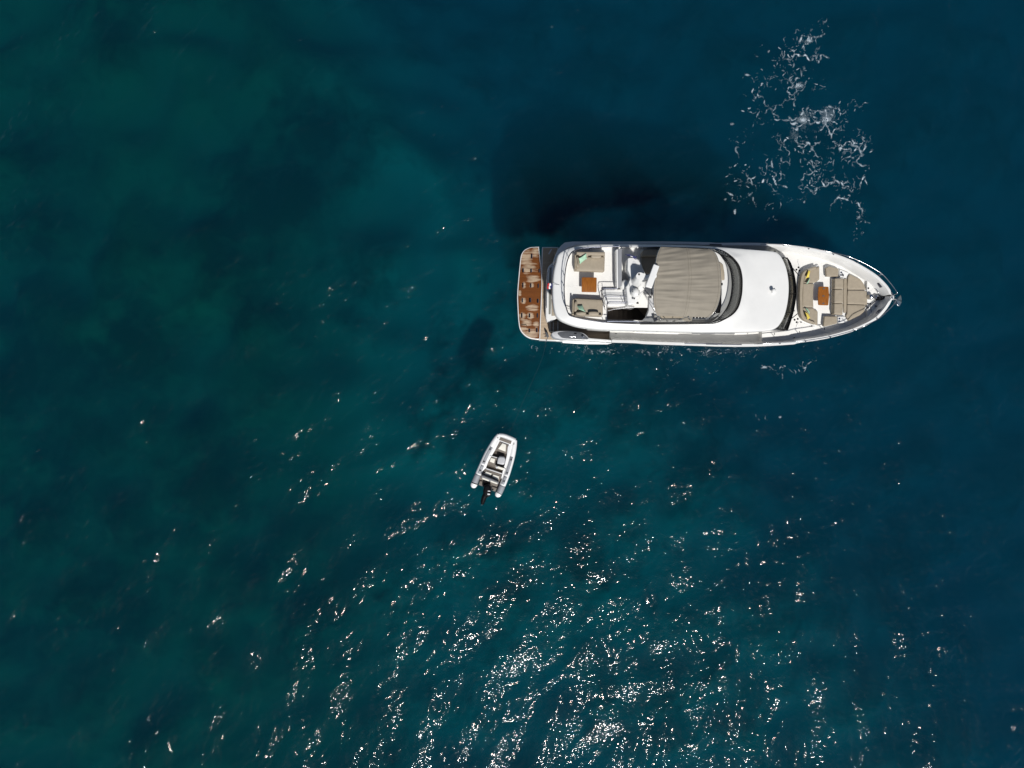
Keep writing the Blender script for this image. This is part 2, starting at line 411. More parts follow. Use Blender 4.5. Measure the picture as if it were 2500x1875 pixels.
sea.data.polygons.foreach_set('use_smooth', [True] * len(sea.data.polygons))
tag(sea, 'deep teal and blue sea with sun glitter', 'sea', kind='structure')

# seabed: shelves down from left to right; seaweed beds and patches of painted shade lie on it
BX = np.linspace(-60, 60, 241); BY = np.linspace(-45, 45, 181)
bxx, byy = np.meshgrid(BX, BY)
rel = soft_noise(241, 181, 0.5, 3.4, 21); rel2 = soft_noise(241, 181, 0.5, 0.9, 22)
ss_ = lambda v: np.clip(v, 0, 1) ** 2 * (3 - 2 * np.clip(v, 0, 1))
BZ = -(7.6 + 3.0 * ss_((bxx + 25) / 24) + 7.5 * ss_((bxx + 0.8 * byy - 2) / 22)) + 0.65 * rel + 0.03 * rel2
weed_shade = 0.45 * rel + 0.28 * rel2 - 0.35
def at_bed(px, py, z=-9.0): return P('W', px, py, z)
for px, py, r, s in ((790, 330, 3.2, 2.4), (690, 480, 3.4, 1.5), (130, 640, 4.0, 1.6), (560, 470, 3.0, 1.0), (60, 900, 4.0, 1.8), (340, 60, 2.6, 1.2), (600, 60, 2.0, 1.2),
                     (330, 870, 4.5, 1.7), (200, 1150, 4.5, 1.5), (560, 1100, 3.0, 1.2), (160, 400, 3.0, 1.2), (640, 1330, 3.0, 1.3), (330, 1480, 3.6, 1.6), (100, 1560, 3.5, 1.4),
                     (780, 1480, 2.6, 1.1), (870, 700, 3.2, 0.8), (420, 1260, 2.6, 1.0), (2350, 1450, 3.0, 1.0), (1500, 1850, 3.0, 1.0),
                     (1130, 860, 3.6, 1.1), (1330, 330, 5.5, 0.9), (1080, 330, 5, -1.1), (900, 1000, 4.0, -1.6), (1100, 620, 3.6, -1.8), (420, 250, 3.5, -1.2), (250, 760, 2.6, -1.2), (480, 700, 2.2, -1.0), (1000, 1250, 3.2, -1.2)):  # first pair: shade painted into the bed where tender and yacht shadows fall
    q = at_bed(px, py); weed_shade += s * np.exp(-((bxx - q.x + 0.7 * rel2) ** 2 + (byy - q.y + 0.8 * rel) ** 2) / (r * r))
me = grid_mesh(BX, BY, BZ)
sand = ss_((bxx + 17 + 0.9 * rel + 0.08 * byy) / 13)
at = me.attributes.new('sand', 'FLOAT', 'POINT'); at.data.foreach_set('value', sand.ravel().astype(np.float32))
at = me.attributes.new('weed_shade', 'FLOAT', 'POINT'); at.data.foreach_set('value', weed_shade.ravel().astype(np.float32))
m = bpy.data.materials.new('seabed'); m.use_nodes = True; nt = m.node_tree; L = nt.links.new; b = nt.nodes['Principled BSDF']
an = nt.nodes.new('ShaderNodeAttribute'); an.attribute_name = 'weed_shade'
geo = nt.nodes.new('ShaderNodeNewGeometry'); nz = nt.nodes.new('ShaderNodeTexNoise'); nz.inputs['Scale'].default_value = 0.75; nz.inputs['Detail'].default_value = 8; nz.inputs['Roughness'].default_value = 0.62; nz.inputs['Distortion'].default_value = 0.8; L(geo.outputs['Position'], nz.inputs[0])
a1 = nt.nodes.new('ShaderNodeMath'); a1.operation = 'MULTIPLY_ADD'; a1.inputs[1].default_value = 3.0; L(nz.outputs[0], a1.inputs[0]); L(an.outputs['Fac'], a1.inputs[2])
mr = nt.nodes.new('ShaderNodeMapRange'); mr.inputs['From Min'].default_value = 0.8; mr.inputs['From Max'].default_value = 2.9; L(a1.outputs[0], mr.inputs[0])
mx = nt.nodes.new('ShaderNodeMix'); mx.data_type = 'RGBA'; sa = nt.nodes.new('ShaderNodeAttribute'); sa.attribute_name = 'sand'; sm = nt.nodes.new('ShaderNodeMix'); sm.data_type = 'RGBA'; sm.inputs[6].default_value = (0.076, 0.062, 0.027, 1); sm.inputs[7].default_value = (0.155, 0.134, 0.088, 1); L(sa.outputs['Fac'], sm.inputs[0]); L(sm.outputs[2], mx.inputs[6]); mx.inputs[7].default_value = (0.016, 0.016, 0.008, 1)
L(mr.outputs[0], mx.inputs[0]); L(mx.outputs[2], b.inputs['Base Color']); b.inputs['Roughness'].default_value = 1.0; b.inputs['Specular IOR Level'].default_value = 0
M['seabed'] = m
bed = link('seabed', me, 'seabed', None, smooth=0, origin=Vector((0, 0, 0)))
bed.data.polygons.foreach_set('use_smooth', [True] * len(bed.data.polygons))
tag(bed, 'shelving seabed with dark seaweed beds and painted shade patches seen through the water', 'seabed', kind='structure')

# ================================================================== the motor yacht
yacht = thing('motor_yacht', (10.4, 4.95, 0.0), 'long white motor yacht with brown fabric canopy and teak stern platform', 'yacht')
def zg(px): return float(np.interp(px, (1400, 1800, 2000, 2178), (2.25, 2.4, 2.6, 2.9)))
def ppx(c, x): return PLAN[c][0] + x / PLAN[c][2]
def gun(c, pts): return [P(c, x, y, zg(ppx(c, x))) for x, y in pts]
STB = gun('A', [(1392, 1522), (1716, 1530)]) + gun('B', [(400, 1541), (700, 1553), (1300, 1572)]) + gun('C', [(0, 1577), (400, 1580), (700, 1571), (1100, 1545)]) + \
      gun('D', [(170, 1528), (430, 1492), (650, 1448), (900, 1378), (1100, 1296), (1250, 1212), (1350, 1120), (1420, 1030), (1462, 955), (1490, 892)])
PRT = gun('A', [(1392, 110), (1716, 111)]) + gun('B', [(400, 110), (700, 110), (1300, 122)]) + gun('C', [(0, 130), (400, 128), (700, 136), (1100, 170)]) + \
      gun('D', [(170, 176), (430, 216), (650, 272), (900, 366), (1100, 474), (1250, 570), (1350, 660), (1425, 745), (1468, 820), (1490, 892)])
NS = 72
STB = resample(curve(STB, 6), NS); PRT = resample(curve(PRT, 6), NS)
def hull_ring(i):
    s, p = STB[i], PRT[i]; c = (s + p) / 2; x0 = STB[0].x; xb = STB[-1].x
    def pt(e, k, xf, z): return Vector((x0 + (e.x - x0) * xf, c.y + (e.y - c.y) * k, z))
    f = i / (NS - 1); fl = f ** 2.2
    return [pt(p, 1, 1, p.z), pt(p, 1.004, 1, p.z - 0.12), pt(p, 0.985 - .10 * fl, .992, 1.5), pt(p, 0.96 - .22 * fl, .975, 0.75), pt(p, 0.90 - .4 * fl, .95, 0.0), pt(p, 0.5 - .3 * fl, .92, -0.75),
            pt(s, 0.5 - .3 * fl, .92, -0.75), pt(s, 0.90 - .4 * fl, .95, 0.0), pt(s, 0.96 - .22 * fl, .975, 0.75), pt(s, 0.985 - .10 * fl, .992, 1.5), pt(s, 1.004, 1, s.z - 0.12), pt(s, 1, 1, s.z)]
loft('hull', [hull_ring(i) for i in range(NS)], 'gelcoat', yacht, smooth=35)
# bulwark: cap along the gunwale and a sloping inner face down to the decks
def bulwark(edge, other, name_label):
    rings = []
    for i in range(NS):
        e, q = edge[i], other[i]; d = (q - e); wdt = d.length; d = d / wdt if wdt > 1e-6 else Vector((0, 0, 0))
        a = edge[max(0, i - 1)]; b = edge[min(NS - 1, i + 1)]; t = (b - a).normalized(); nrm = Vector((-t.y, t.x, 0))
        if nrm.y * (q.y - e.y) < 0: nrm = -nrm
        k = min(1.0, wdt / 2.6) if wdt > 1e-6 else 0
        def off(o, z): 
            v = e + nrm * o; v.z = z
            cy = (e.y + q.y) / 2
            if (v.y - cy) * (e.y - cy) < 0: v.y = cy
            return v
        rings.append([off(0.0, e.z - 0.012), off(0.02, e.z + 0.012), off(0.075, e.z + 0.018), off(0.145, e.z + 0.012), off(0.165, e.z - 0.03), off(0.30, e.z - 0.55), off(0.33, 1.2)])
    return loft('bulwark', rings, 'gelcoat', yacht, smooth=40)
bulwark(STB, PRT, 's'); bulwark(PRT, STB, 'p')
def inner(edge, sgn, o, i0, i1, z):
    out = []
    for i in range(i0, i1):
        a = edge[max(0, i - 1)]; b = edge[min(NS - 1, i + 1)]; t = (b - a).normalized(); nrm = Vector((-t.y, t.x, 0)) * sgn
        v = edge[i] + nrm * o; v.z = z; out.append(v)
    return out
XFD = P('C', 610, 1450, 1.9).x
i_fd = next(i for i in range(NS) if STB[i].x > XFD)
def deck_poly(i0, i1, o, z):
    s = inner(STB, 1, o, i0, i1, z); p = inner(PRT, -1, o, i0, i1, z)
    cy = (STB[-1].y)
    s = [v for v in s if v.y < cy - 0.02]; p = [v for v in p if v.y > cy + 0.02]
    return s + p[::-1]
prism('side_deck', deck_poly(0, i_fd + 1, 0.27, 1.55), 1.3, 1.62, 'nonskid', yacht, bevel=0.0)
prism('foredeck', deck_poly(i_fd, NS - 1, 0.25, 2.0), 1.3, 1.98, 'nonskid', yacht, bevel=0.01)
# forward, the raised inner deck along the starboard side
# stern: hull shoulders, aft bulwarks, platform
zsh = 1.0
st = PP('A', [(388, 1488), (600, 1524), (1000, 1546), (1330, 1549), (1392, 1524)], zsh) + PP('A', [(1392, 112), (850, 112), (735, 122), (655, 165), (640, 188), (440, 190)], zsh)
st[0].z = 0
HS = PP('A', [(700, 1528), (1000, 1546), (1335, 1549), (1400, 1530)], zsh) + PP('A', [(1400, 114), (850, 114), (760, 128), (700, 170)], zsh)
prism('hull_stern', HS, -0.7, zsh, 'gelcoat', yacht, bevel=0.03, rnd=0.06, draft=-0.45)
# aft bulwark tops
sb = fillet(PP('A', [(700, 1440), (760, 1472), (1100, 1490), (1400, 1512), (1400, 1490), (1180, 1472), (1085, 1462), (1020, 1440)], 2.25), 0.05)
prism('bulwark_aft', PP('A', [(640, 1462), (760, 1480), (1100, 1500), (1400, 1518), (1400, 1486), (1085, 1462), (1000, 1420), (640, 1420)], 2.2), 0.9, 2.22, 'gelcoat', yacht, bevel=0.03, rnd=0.05)
prism('bulwark_aft', PP('A', [(1400, 112), (850, 112), (740, 124), (690, 165), (640, 220), (590, 330), (575, 400), (600, 410), (660, 300), (760, 210), (900, 168), (1400, 150)], 2.15), 0.9, 2.18, 'gelcoat', yacht, bevel=0.04, rnd=0.04)
# mooring station on the starboard quarter
pod = prism('mooring_station', curve(PP('A', [(552, 1400), (575, 1378), (640, 1364), (800, 1362), (960, 1380), (1030, 1415), (1065, 1455), (1060, 1480), (900, 1480), (720, 1478), (620, 1462), (570, 1440)], 2.2), 4, True), 1.0, 2.3, 'hull_grey', yacht, bevel=0.05)
prism('mooring_recess_shade', curve(PP('A', [(640, 1385), (760, 1368), (900, 1376), (990, 1400), (1060, 1460), (1040, 1480), (880, 1474), (720, 1462), (665, 1430)], 2.305), 4, True), 2.28, 2.312, 'dark_grey', pod, bevel=0.006)  # raised plate; the shade of a recess is put into its dark grey
prism('mooring_plate', PP('A', [(800, 1428), (900, 1428), (896, 1446), (804, 1446)], 2.33), 2.30, 2.335, 'steel', pod, bevel=0.01, rnd=0.02)
lathe('warping_drum', P('A', 990, 1445, 2.31), [(0.06, 0), (0.045, .05), (0.05, .12), (0.07, .14), (0.0, .15)], 'steel', pod, 14)
prism('mooring_plug', PP('A', [(868, 1388), (902, 1388), (902, 1404), (868, 1404)], 2.32), 2.30, 2.33, 'black', pod, bevel=0.004)
# teak platforms
plat_l = curve(PP('A', [(84, 900), (90, 760), (104, 600), (124, 400), (140, 300), (180, 240), (250, 205), (330, 196)], 0.36), 4) + PP('A', [(366, 196), (384, 360), (402, 520), (408, 700), (404, 900), (396, 1180), (384, 1472)], 0.36) + \
         curve(PP('A', [(330, 1468), (250, 1452), (180, 1410), (125, 1340), (104, 1240), (92, 1080), (84, 900)], 0.36), 4)[:-1]
blobs = []
for x, y, rx, ry in ((190, 330, 90, 120), (330, 250, 60, 70), (240, 480, 110, 70), (290, 630, 95, 50), (165, 725, 28, 42), (275, 725, 30, 40), (158, 935, 35, 40), (290, 1035, 80, 40), (150, 1150, 45, 50), (255, 1150, 45, 45), (200, 1250, 75, 50),
                     (150, 1380, 70, 80), (250, 1400, 110, 60), (335, 1270, 40, 45), (110, 830, 22, 40)):
    q = P('A', x, y, 0.36); blobs.append((q.x, q.y, q.z, rx / 5.72 * .0212, ry / 5.72 * .0212))
M['teak_wet'] = teak_mat('teak_wet', (0.44, 0.325, 0.215), (0.155, 0.050, 0.010), blobs)
bpl = prism('bathing_platform', inset(ccw(plat_l), -0.055), 0.05, 0.35, 'gelcoat', yacht, bevel=0.04)
prism('teak_planking', plat_l, 0.30, 0.366, 'teak_wet', bpl, bevel=0.004)
for x, y, w, h in ((270, 315, 16, 66), (150, 515, 18, 56), (262, 518, 18, 52), (375, 520, 14, 50), (148, 722, 14, 66), (258, 725, 14, 60), (362, 730, 14, 56), (140, 935, 14, 60), (248, 930, 24, 60), (355, 940, 18, 55),
                   (132, 1145, 16, 66), (240, 1145, 16, 56), (350, 1145, 14, 60), (238, 1355, 18, 52), (342, 1350, 16, 58)):
    c = prism('chock_slot', PP('A', [(x - w / 2, y - h / 2), (x + w / 2, y - h / 2), (x + w / 2, y + h / 2), (x - w / 2, y + h / 2)], 0.37), 0.36, 0.374, 'black', bpl, bevel=0)
    prism('chock_liner', PP('A', [(x + w / 2, y - h / 2), (x + w / 2 + 7, y - h / 2), (x + w / 2 + 7, y + h / 2), (x + w / 2, y + h / 2)], 0.37), 0.36, 0.380, 'steel', c, bevel=0)
tube('grab_handle', PP('A', [(130, 1290), (130, 1276), (200, 1276), (205, 1292)], 0.42), 0.012, 'black', bpl)
fixed = PP('A', [(428, 196), (640, 196), (640, 420), (640, 1440), (715, 1480), (715, 1500), (600, 1492), (388, 1482), (400, 1180), (412, 900), (418, 700), (416, 560)], 0.5)
fp = prism('stern_platform', inset(ccw(fixed), -0.03), -0.3, 0.49, 'gelcoat', yacht, bevel=0.03)
prism('teak_planking', inset(ccw(fixed), 0.02), 0.46, 0.506, 'teak', fp, bevel=0.004)
prism('hatch_panel', PP('A', [(505, 285), (545, 215), (560, 222), (520, 292)], 0.51), 0.5, 0.514, 'pale_grey', fp, bevel=0)
prism('teak_hatch', PP('A', [(420, 590), (440, 610), (442, 820), (418, 820)], 0.52), 0.5, 0.516, 'teak', fp, bevel=0)
# cockpit floor and side steps (starboard quarter), teak side deck
for k, (x0, x1, z) in enumerate(((530, 575, 0.72), (575, 640, 0.94), (640, 712, 1.14))):
    s_ = prism('step', PP('A', [(x0, 1232), (x1, 1232), (x1, 1372), (x0, 1372)], z), 0.4, z, 'gelcoat', yacht, bevel=0.01)
    prism('step_tread', PP('A', [(x0 + 4, 1232), (x1 - 2, 1232), (x1 - 2, 1368), (x0 + 4, 1368)], z), z - 0.02, z + 0.006, 'teak_shaded', s_, bevel=0.002)
prism('aft_side_deck', PP('A', [(712, 1150), (1385, 1150), (1385, 1478), (1080, 1466), (700, 1440)], 1.3), 0.6, 1.30, 'teak_shaded', yacht, bevel=0.005)
prism('cockpit_floor', PP('A', [(600, 250), (1400, 250), (1400, 1149), (600, 1149)], 1.1), 0.6, 1.12, 'teak', yacht, bevel=0)
prism('side_deck_step', PP('A', [(1385, 1366), (1716, 1366), (1716, 1500), (1385, 1478)], 1.6), 1.2, 1.626, 'nonskid', yacht, bevel=0.01)
hb = prism('deck_locker', PP('A', [(1422, 1380), (1490, 1384), (1488, 1474), (1420, 1470)], 1.64), 1.6, 1.64, 'nonskid', yacht, bevel=0.006)
for yy in (1398, 1460): prism('latch', PP('A', [(1436, yy - 4), (1466, yy - 4), (1466, yy + 4), (1436, yy + 4)], 1.65), 1.635, 1.65, 'black', hb, bevel=0.002)
# transom coaming with its window strip and the cockpit sofa behind it
tr_ = prism('transom', curve(PP('A', [(590, 400), (535, 435), (505, 470), (492, 540), (478, 760), (472, 960), (472, 1150), (480, 1200), (500, 1236), (560, 1222), (640, 1180), (700, 1170), (700, 400)], 1.25), 3, True), 0.3, 1.25, 'gelcoat', yacht, bevel=0.06)
prism('transom_window', PP('A', [(530, 480), (552, 470), (552, 900), (540, 1128), (512, 1128), (512, 800), (520, 560)], 1.27), 1.2, 1.262, 'screen_glass', tr_, bevel=0.005)
prism('cockpit_cushion', PP('A', [(552, 920), (600, 920), (600, 1150), (552, 1150)], 1.27), 1.2, 1.30, 'vinyl', tr_, bevel=0.03)
tube('stern_rail', PP('A', [(483, 1040), (486, 800), (492, 560), (540, 455), (590, 420)], 1.45), 0.018, 'steel', yacht)
# boarding gangway post on the quarter
gp = prism('davit', PP('A', [(462, 1372), (482, 1376), (505, 1410), (518, 1440), (500, 1450), (478, 1420)], 0.9), 0.5, 0.92, 'dark_grey', yacht, bevel=0.02)
tube('davit_arm', PP('A', [(500, 1445), (490, 1470), (478, 1500)], 0.85), 0.02, 'dark_grey', gp)
tube('davit_arm', PP('A', [(495, 1440), (470, 1440), (452, 1434)], 0.75), 0.02, 'dark_grey', gp)

# ---------------------------------------------------------------- superstructure
ZE = 4.02
O = PP('A', [(640, 290), (605, 400), (575, 530), (560, 680), (556, 830), (563, 960), (578, 1070), (605, 1150), (655, 1208), (750, 1258), (900, 1308), (1100, 1340), (1300, 1356), (1600, 1364)], ZE) + \
    PP('B', [(300, 1366), (700, 1378), (1200, 1388)], ZE) + PP('C', [(0, 1388), (250, 1386), (500, 1380), (690, 1366), (780, 1348), (848, 1310), (905, 1232), (950, 1130), (982, 1000), (1000, 860), (1003, 720), (988, 580), (958, 460), (908, 350), (852, 285), (780, 256), (600, 240), (300, 215), (0, 190)], ZE) + \
    PP('B', [(1100, 168), (600, 152), (200, 147)], ZE) + PP('A', [(1400, 146), (1200, 147), (1000, 160), (850, 188), (740, 225)], ZE)
ZI = 4.38
I = PP('A', [(835, 262), (790, 340), (758, 450), (738, 600), (730, 750), (736, 900), (752, 1020), (788, 1120), (835, 1158), (1000, 1200), (1300, 1243)], ZI) + \
    PP('B', [(60, 1255), (360, 1266), (900, 1266), (1300, 1263)], ZI) + PP('C', [(0, 1250), (100, 1208), (220, 1136), (295, 1045), (335, 925), (355, 780), (353, 600), (315, 450), (235, 342), (135, 265), (20, 222)], ZI) + \
    PP('B', [(1230, 205), (620, 195), (200, 186)], ZI) + PP('A', [(1400, 180), (1200, 186), (1000, 204), (900, 230)], ZI)
O = resample(curve(O, 5, True), 400, True); I = resample(curve(I, 5, True), 400, True)
cen = P('B', 300, 720, 4.0)
def by_angle(loop, angs):
    a = np.array([math.atan2((v.y - cen.y) * 3.0, v.x - cen.x) for v in loop]); o = np.argsort(a); a = a[o]; q = np.array(loop)[o]
    a = np.concatenate([a - 2 * math.pi, a, a + 2 * math.pi]); q = np.concatenate([q, q, q]); return [Vector([np.interp(t, a, q[:, k]) for k in range(3)]) for t in angs]
angs = np.linspace(-math.pi, math.pi, 240, endpoint=False)
Oa, Ia = by_angle(O, angs), by_angle(I, angs)
rings = [[Vector((v.x, v.y, 3.66)) for v in inset(Oa, 0.12)], [Vector((v.x, v.y, 3.72)) for v in inset(Oa, 0.02)], [Vector((v.x, v.y, 3.84)) for v in Oa]]
for t in (0.0, .012, .03, .06, .1, .16, .24, .34, .45, .57, .68, .78, .86, .92, .96, 1.0):
    ring = []
    for a, b in zip(Oa, Ia):
        d = b - a; d.z = 0; Ld = max(d.length, 1e-4); s = t * Ld
        edge = 0.36 * (1 - math.exp(-s / 0.022))
        lip = (0.03 + 0.09 * min(1.0, max(0.0, Ld - 0.7))) * math.exp(-((1 - t) * Ld / (0.16 + 0.22 * min(1.0, max(0.0, Ld - 0.6)))) ** 2)           # raised lip at the windscreen foot
        g = 1 - (1 - t) ** 1.7
        z = 3.84 + edge + (ZI - 3.84 - 0.36 - 0.06) * g + lip
        ring.append(Vector((a.x + d.x * t, a.y + d.y * t, z)))
    rings.append(ring)
FLOOR = 4.10
rings.append([Vector((v.x, v.y, FLOOR - 0.03)) for v in inset(Ia, 0.03)])
loft('upper_deck', rings, 'gelcoat', yacht, closed=True, smooth=28)
hole = PP('A', [(1332, 1028), (1716, 1034)], FLOOR) + PP('B', [(470, 1036), (470, 1060), (430, 1170), (390, 1212)], FLOOR) + PP('A', [(1332, 1205)], FLOOR)
flat_hole('flybridge_floor', inset(Ia, 0.02), hole, FLOOR, 'nonskid', yacht)
# floor seams
for pts in (((775, 452), (1370, 452)), ((745, 738), (1470, 722)), ((1372, 560), (1375, 770))):
    tube('floor_seam', PP('A', pts, FLOOR), 0.006, 'pale_grey', yacht)
# saloon walls with window bands
W = [v for v in inset(Oa, 0.22)]
xw = P('A', 1100, 700, 3).x
Wc = []
for v in W: Wc.append(Vector((max(v.x, xw), v.y, 0)))
Wd = []
for v in Wc:
    if not Wd or (v - Wd[-1]).length > 1e-4: Wd.append(v)
prism('saloon_wall', Wd, 1.3, 3.68, 'gelcoat', yacht, bevel=0, draft=0.06, top=False)
prism('saloon_window', inset(ccw(Wd), -0.035), 2.35, 3.45, 'black_gloss', yacht, bevel=0, draft=0.05, top=False)
# eyebrow line along the starboard side
tube('side_moulding', PP('B', [(1080, 1392), (1500, 1396)], 3.7) + PP('C', [(250, 1396)], 3.7), 0.022, 'dark_grey', yacht)
for x0 in (262, 306, 330, 352, 376, 400, 424, 448, 478):
    prism('lettering', PP('B', [(x0, 1362), (x0 + 16, 1362), (x0 + 16, 1368), (x0, 1368)], 3.9), 3.80, 4.02, 'dark_grey', yacht, bevel=0, label='row of dark letters along the starboard roof edge') if x0 in (262, 306, 330, 376, 424, 478) else None
prism('vent_dot', PP('B', [(578, 1365), (596, 1365), (596, 1375), (578, 1375)], 3.9), 3.8, 4.03, 'black', yacht, bevel=0.003)
# searchlight on the roof
q = P('C', 800, 812, 4.25)
sl_ = prism('searchlight', PP('C', [(770, 795), (828, 782), (830, 828), (775, 832)], 4.36), 4.15, 4.42, 'gelcoat', yacht, bevel=0.02, rnd=0.02)
lathe('searchlight_head', P('C', 784, 800, 4.42), [(0.08, 0), (0.1, .04), (0.1, .12), (0.06, .17), (0, .18)], 'gelcoat', sl_, 16)

# forward windscreen of the saloon: panes between mullions
top = PP('C', [(908, 338), (945, 430), (985, 560), (1001, 700), (1002, 840), (985, 985), (950, 1115), (900, 1222), (812, 1335)], 3.80)
bot = PP('C', [(985, 340), (1026, 400), (1060, 490), (1095, 640), (1109, 780), (1104, 900), (1080, 1050), (1050, 1170), (992, 1348)], 2.45)
top = resample(curve(top, 6), 49); bot = resample(curve(bot, 6), 49)
top = [v + Vector((-0.10, 0, 0.0)) for v in top]
prism('windscreen_coaming', bot + [v + Vector((-0.7, 0, 0)) for v in bot[::-1]], 1.9, 2.46, 'black', yacht, bevel=0.0)
nseg = 4
for k in range(4):
    i0, i1 = k * 12, k * 12 + 12
    loft('windscreen_pane', [top[i0:i1 + 1], [(a + b) / 2 + Vector((0.03, 0, 0.03)) for a, b in zip(top, bot)][i0:i1 + 1], bot[i0:i1 + 1]], 'screen_glass', yacht, smooth=60, solid=0.012)
for i in (0, 12, 24, 36, 48):
    tube('mullion', [top[i], (top[i] + bot[i]) / 2 + Vector((0.035, 0, 0.035)), bot[i]], 0.022, 'black', yacht)
tube('windscreen_frame', top, 0.022, 'black', yacht); tube('windscreen_frame', bot, 0.018, 'black', yacht)
dsh = prism('dashboard', [v + Vector((-0.12, 0, 0)) for v in bot] + [v + Vector((-1.1, 0, 0)) for v in bot[::-1]], 1.9, 2.50, 'mid_grey', yacht, bevel=0.02)
for y in (440, 740, 1010, 1180):
    prism('dashboard_vent', PP('C', [(985 if y in (740, 1010) else 940, y), (1030 if y in (740, 1010) else 985, y), (1030 if y in (740, 1010) else 985, y + 40), (985 if y in (740, 1010) else 940, y + 40)], 2.52), 2.49, 2.53, 'mid_grey', dsh, bevel=0.005)
for a, b in (((1058, 480), (1148, 588)), ((1130, 1118), (1052, 1182))):
    w_ = tube('wiper', [P('C', *a, 2.25), P('C', *b, 2.5)], 0.022, 'black', yacht)
for x, y in ((1112, 506), (1142, 474), (1154, 518), (1086, 1206), (1130, 1194), (1116, 1240)):
    lathe('deck_filler', P('C', x, y, 1.98), [(0.052, 0), (0.052, .012), (0.03, .02), (0, .02)], 'black', yacht, 14)

# ---------------------------------------------------------------- flybridge windscreen
rim = PP('B', [(400, 203), (620, 192), (1000, 203), (1230, 224), (1420, 256), (1545, 370), (1615, 500), (1640, 650), (1640, 760), (1620, 900), (1580, 1020), (1500, 1140), (1410, 1212), (1300, 1246), (900, 1254), (360, 1262)], 4.92)
rim = resample(curve(rim, 6), 90)
base = PP('B', [(400, 196), (620, 194), (1000, 196), (1230, 205)], 4.42) + PP('C', [(20, 226), (133, 268), (233, 345), (312, 452), (350, 600), (352, 780), (332, 925), (292, 1043), (218, 1134), (99, 1205), (0, 1247)], 4.42) + PP('B', [(1300, 1262), (900, 1266), (360, 1268)], 4.42)
base = resample(curve(base, 6), 90)
fw = loft('flybridge_windscreen', [base, [(a + b) / 2 for a, b in zip(base, rim)], rim], 'tint', yacht, smooth=60, solid=0.012)
tube('windscreen_rim', rim, 0.024, 'black_gloss', yacht); tube('windscreen_foot', base, 0.014, 'black', yacht)
for i in (33, 58):
    tube('windscreen_strut', [base[i], (base[i] + rim[i - 2 if i < 45 else i + 2]) / 2, rim[i - 3 if i < 45 else i + 3]], 0.022, 'black', yacht)
dash = prism('helm_dashboard', PP('B', [(1380, 240), (1470, 290), (1548, 400), (1594, 540), (1608, 700), (1592, 900), (1552, 1010), (1470, 1120), (1390, 1178), (1360, 1180), (1460, 1040), (1496, 860), (1500, 560), (1440, 340)], 4.5), FLOOR, 4.5, 'gelcoat', yacht, bevel=0.03)
prism('helm_seat', PP('B', [(1450, 380), (1520, 430), (1542, 560), (1542, 650), (1440, 650), (1430, 400)], 4.6), FLOOR, 4.6, 'vinyl', yacht, bevel=0.05, rnd=0.05)
con = prism('helm_console', PP('B', [(1398, 1110), (1470, 980), (1492, 800), (1495, 760), (1500, 1000), (1480, 1108)], 4.65), FLOOR, 4.62, 'black', yacht, bevel=0.02)
prism('helm_screen', PP('B', [(1492, 690), (1512, 690), (1512, 722), (1492, 722)], 4.62), 4.5, 4.64, 'black', dash, bevel=0.005)
for x in (1105, 1150, 1195, 1240, 1285):
    lathe('helm_instrument', P('B', x, 1168, 4.55), [(0.05, 0), (0.07, .04), (0.05, .09), (0, .1)], 'black', yacht, 12)
prism('helm_shelf', PP('B', [(1085, 1150), (1310, 1150), (1310, 1195), (1085, 1195)], 4.55), FLOOR, 4.55, 'gelcoat', yacht, bevel=0.02)
bs = prism('side_bench', PP('B', [(620, 1100), (975, 1100), (975, 1195), (640, 1195)], 4.45), FLOOR, 4.42, 'gelcoat', yacht, bevel=0.02, rnd=0.04)
prism('seat_cushion', PP('B', [(630, 1100), (970, 1100), (968, 1190), (645, 1190)], 4.5), 4.42, 4.52, 'vinyl', bs, bevel=0.03, rnd=0.06)
# corner lounge beside the mast
lg = prism('corner_lounge', PP('B', [(375, 330), (420, 225), (900, 215), (900, 560), (440, 570)], 4.4), FLOOR, 4.36, 'mid_grey', yacht, bevel=0.02)
prism('seat_cushion', PP('B', [(378, 350), (430, 320), (890, 320), (890, 555), (440, 560), (400, 470)], 4.5), 4.36, 4.5, 'vinyl', lg, bevel=0.05, rnd=0.06, seg=4)
prism('back_cushion', PP('B', [(378, 330), (395, 240), (430, 222), (890, 222), (890, 312), (430, 314)], 4.8), 4.36, 4.78, 'vinyl', lg, bevel=0.06, rnd=0.08, seg=4)

# ---------------------------------------------------------------- stair well from the flybridge
bed_z = 1.3
prism('stair_landing', PP('B', [(260, 1020), (480, 1020), (480, 1220), (260, 1220)], 2.2), 1.3, 2.3, 'carpet', yacht, bevel=0)
xs_ = [(1332, 1395), (1395, 1460), (1460, 1525), (1525, 1600), (1600, 1670)]
for k, (x0, x1) in enumerate(xs_):
    z = 3.55 - 0.24 * k
    s_ = prism('stair_tread', PP('A', [(x0, 1015), (x1 + 14, 1015), (x1 + 14, 1215), (x0, 1215)], z), z - 0.2, z, 'carpet', yacht, bevel=0.012)
prism('stair_tread', PP('B', [(236, 1020), (300, 1020), (440, 1180), (400, 1215), (240, 1215)], 2.4), 2.2, 2.42, 'carpet', yacht, bevel=0.012)
prism('stair_landing_mat', PP('B', [(320, 1030), (470, 1030), (470, 1160), (430, 1170)], 2.34), 2.28, 2.33, 'teak', yacht, bevel=0.005)
for pts in ([(1332, 1022), (1716, 1028), (1716, 1034), (1332, 1028)], [(1332, 1206), (1716, 1211), (1716, 1216), (1332, 1212)]):
    prism('stair_well_side', PP('A', pts, 4.0), 1.4, 4.06, 'gelcoat', yacht, bevel=0)
tube('stair_handrail', PP('A', [(1340, 1080), (1420, 1060), (1560, 1042), (1716, 1030)], 4.2), 0.02, 'steel', yacht)
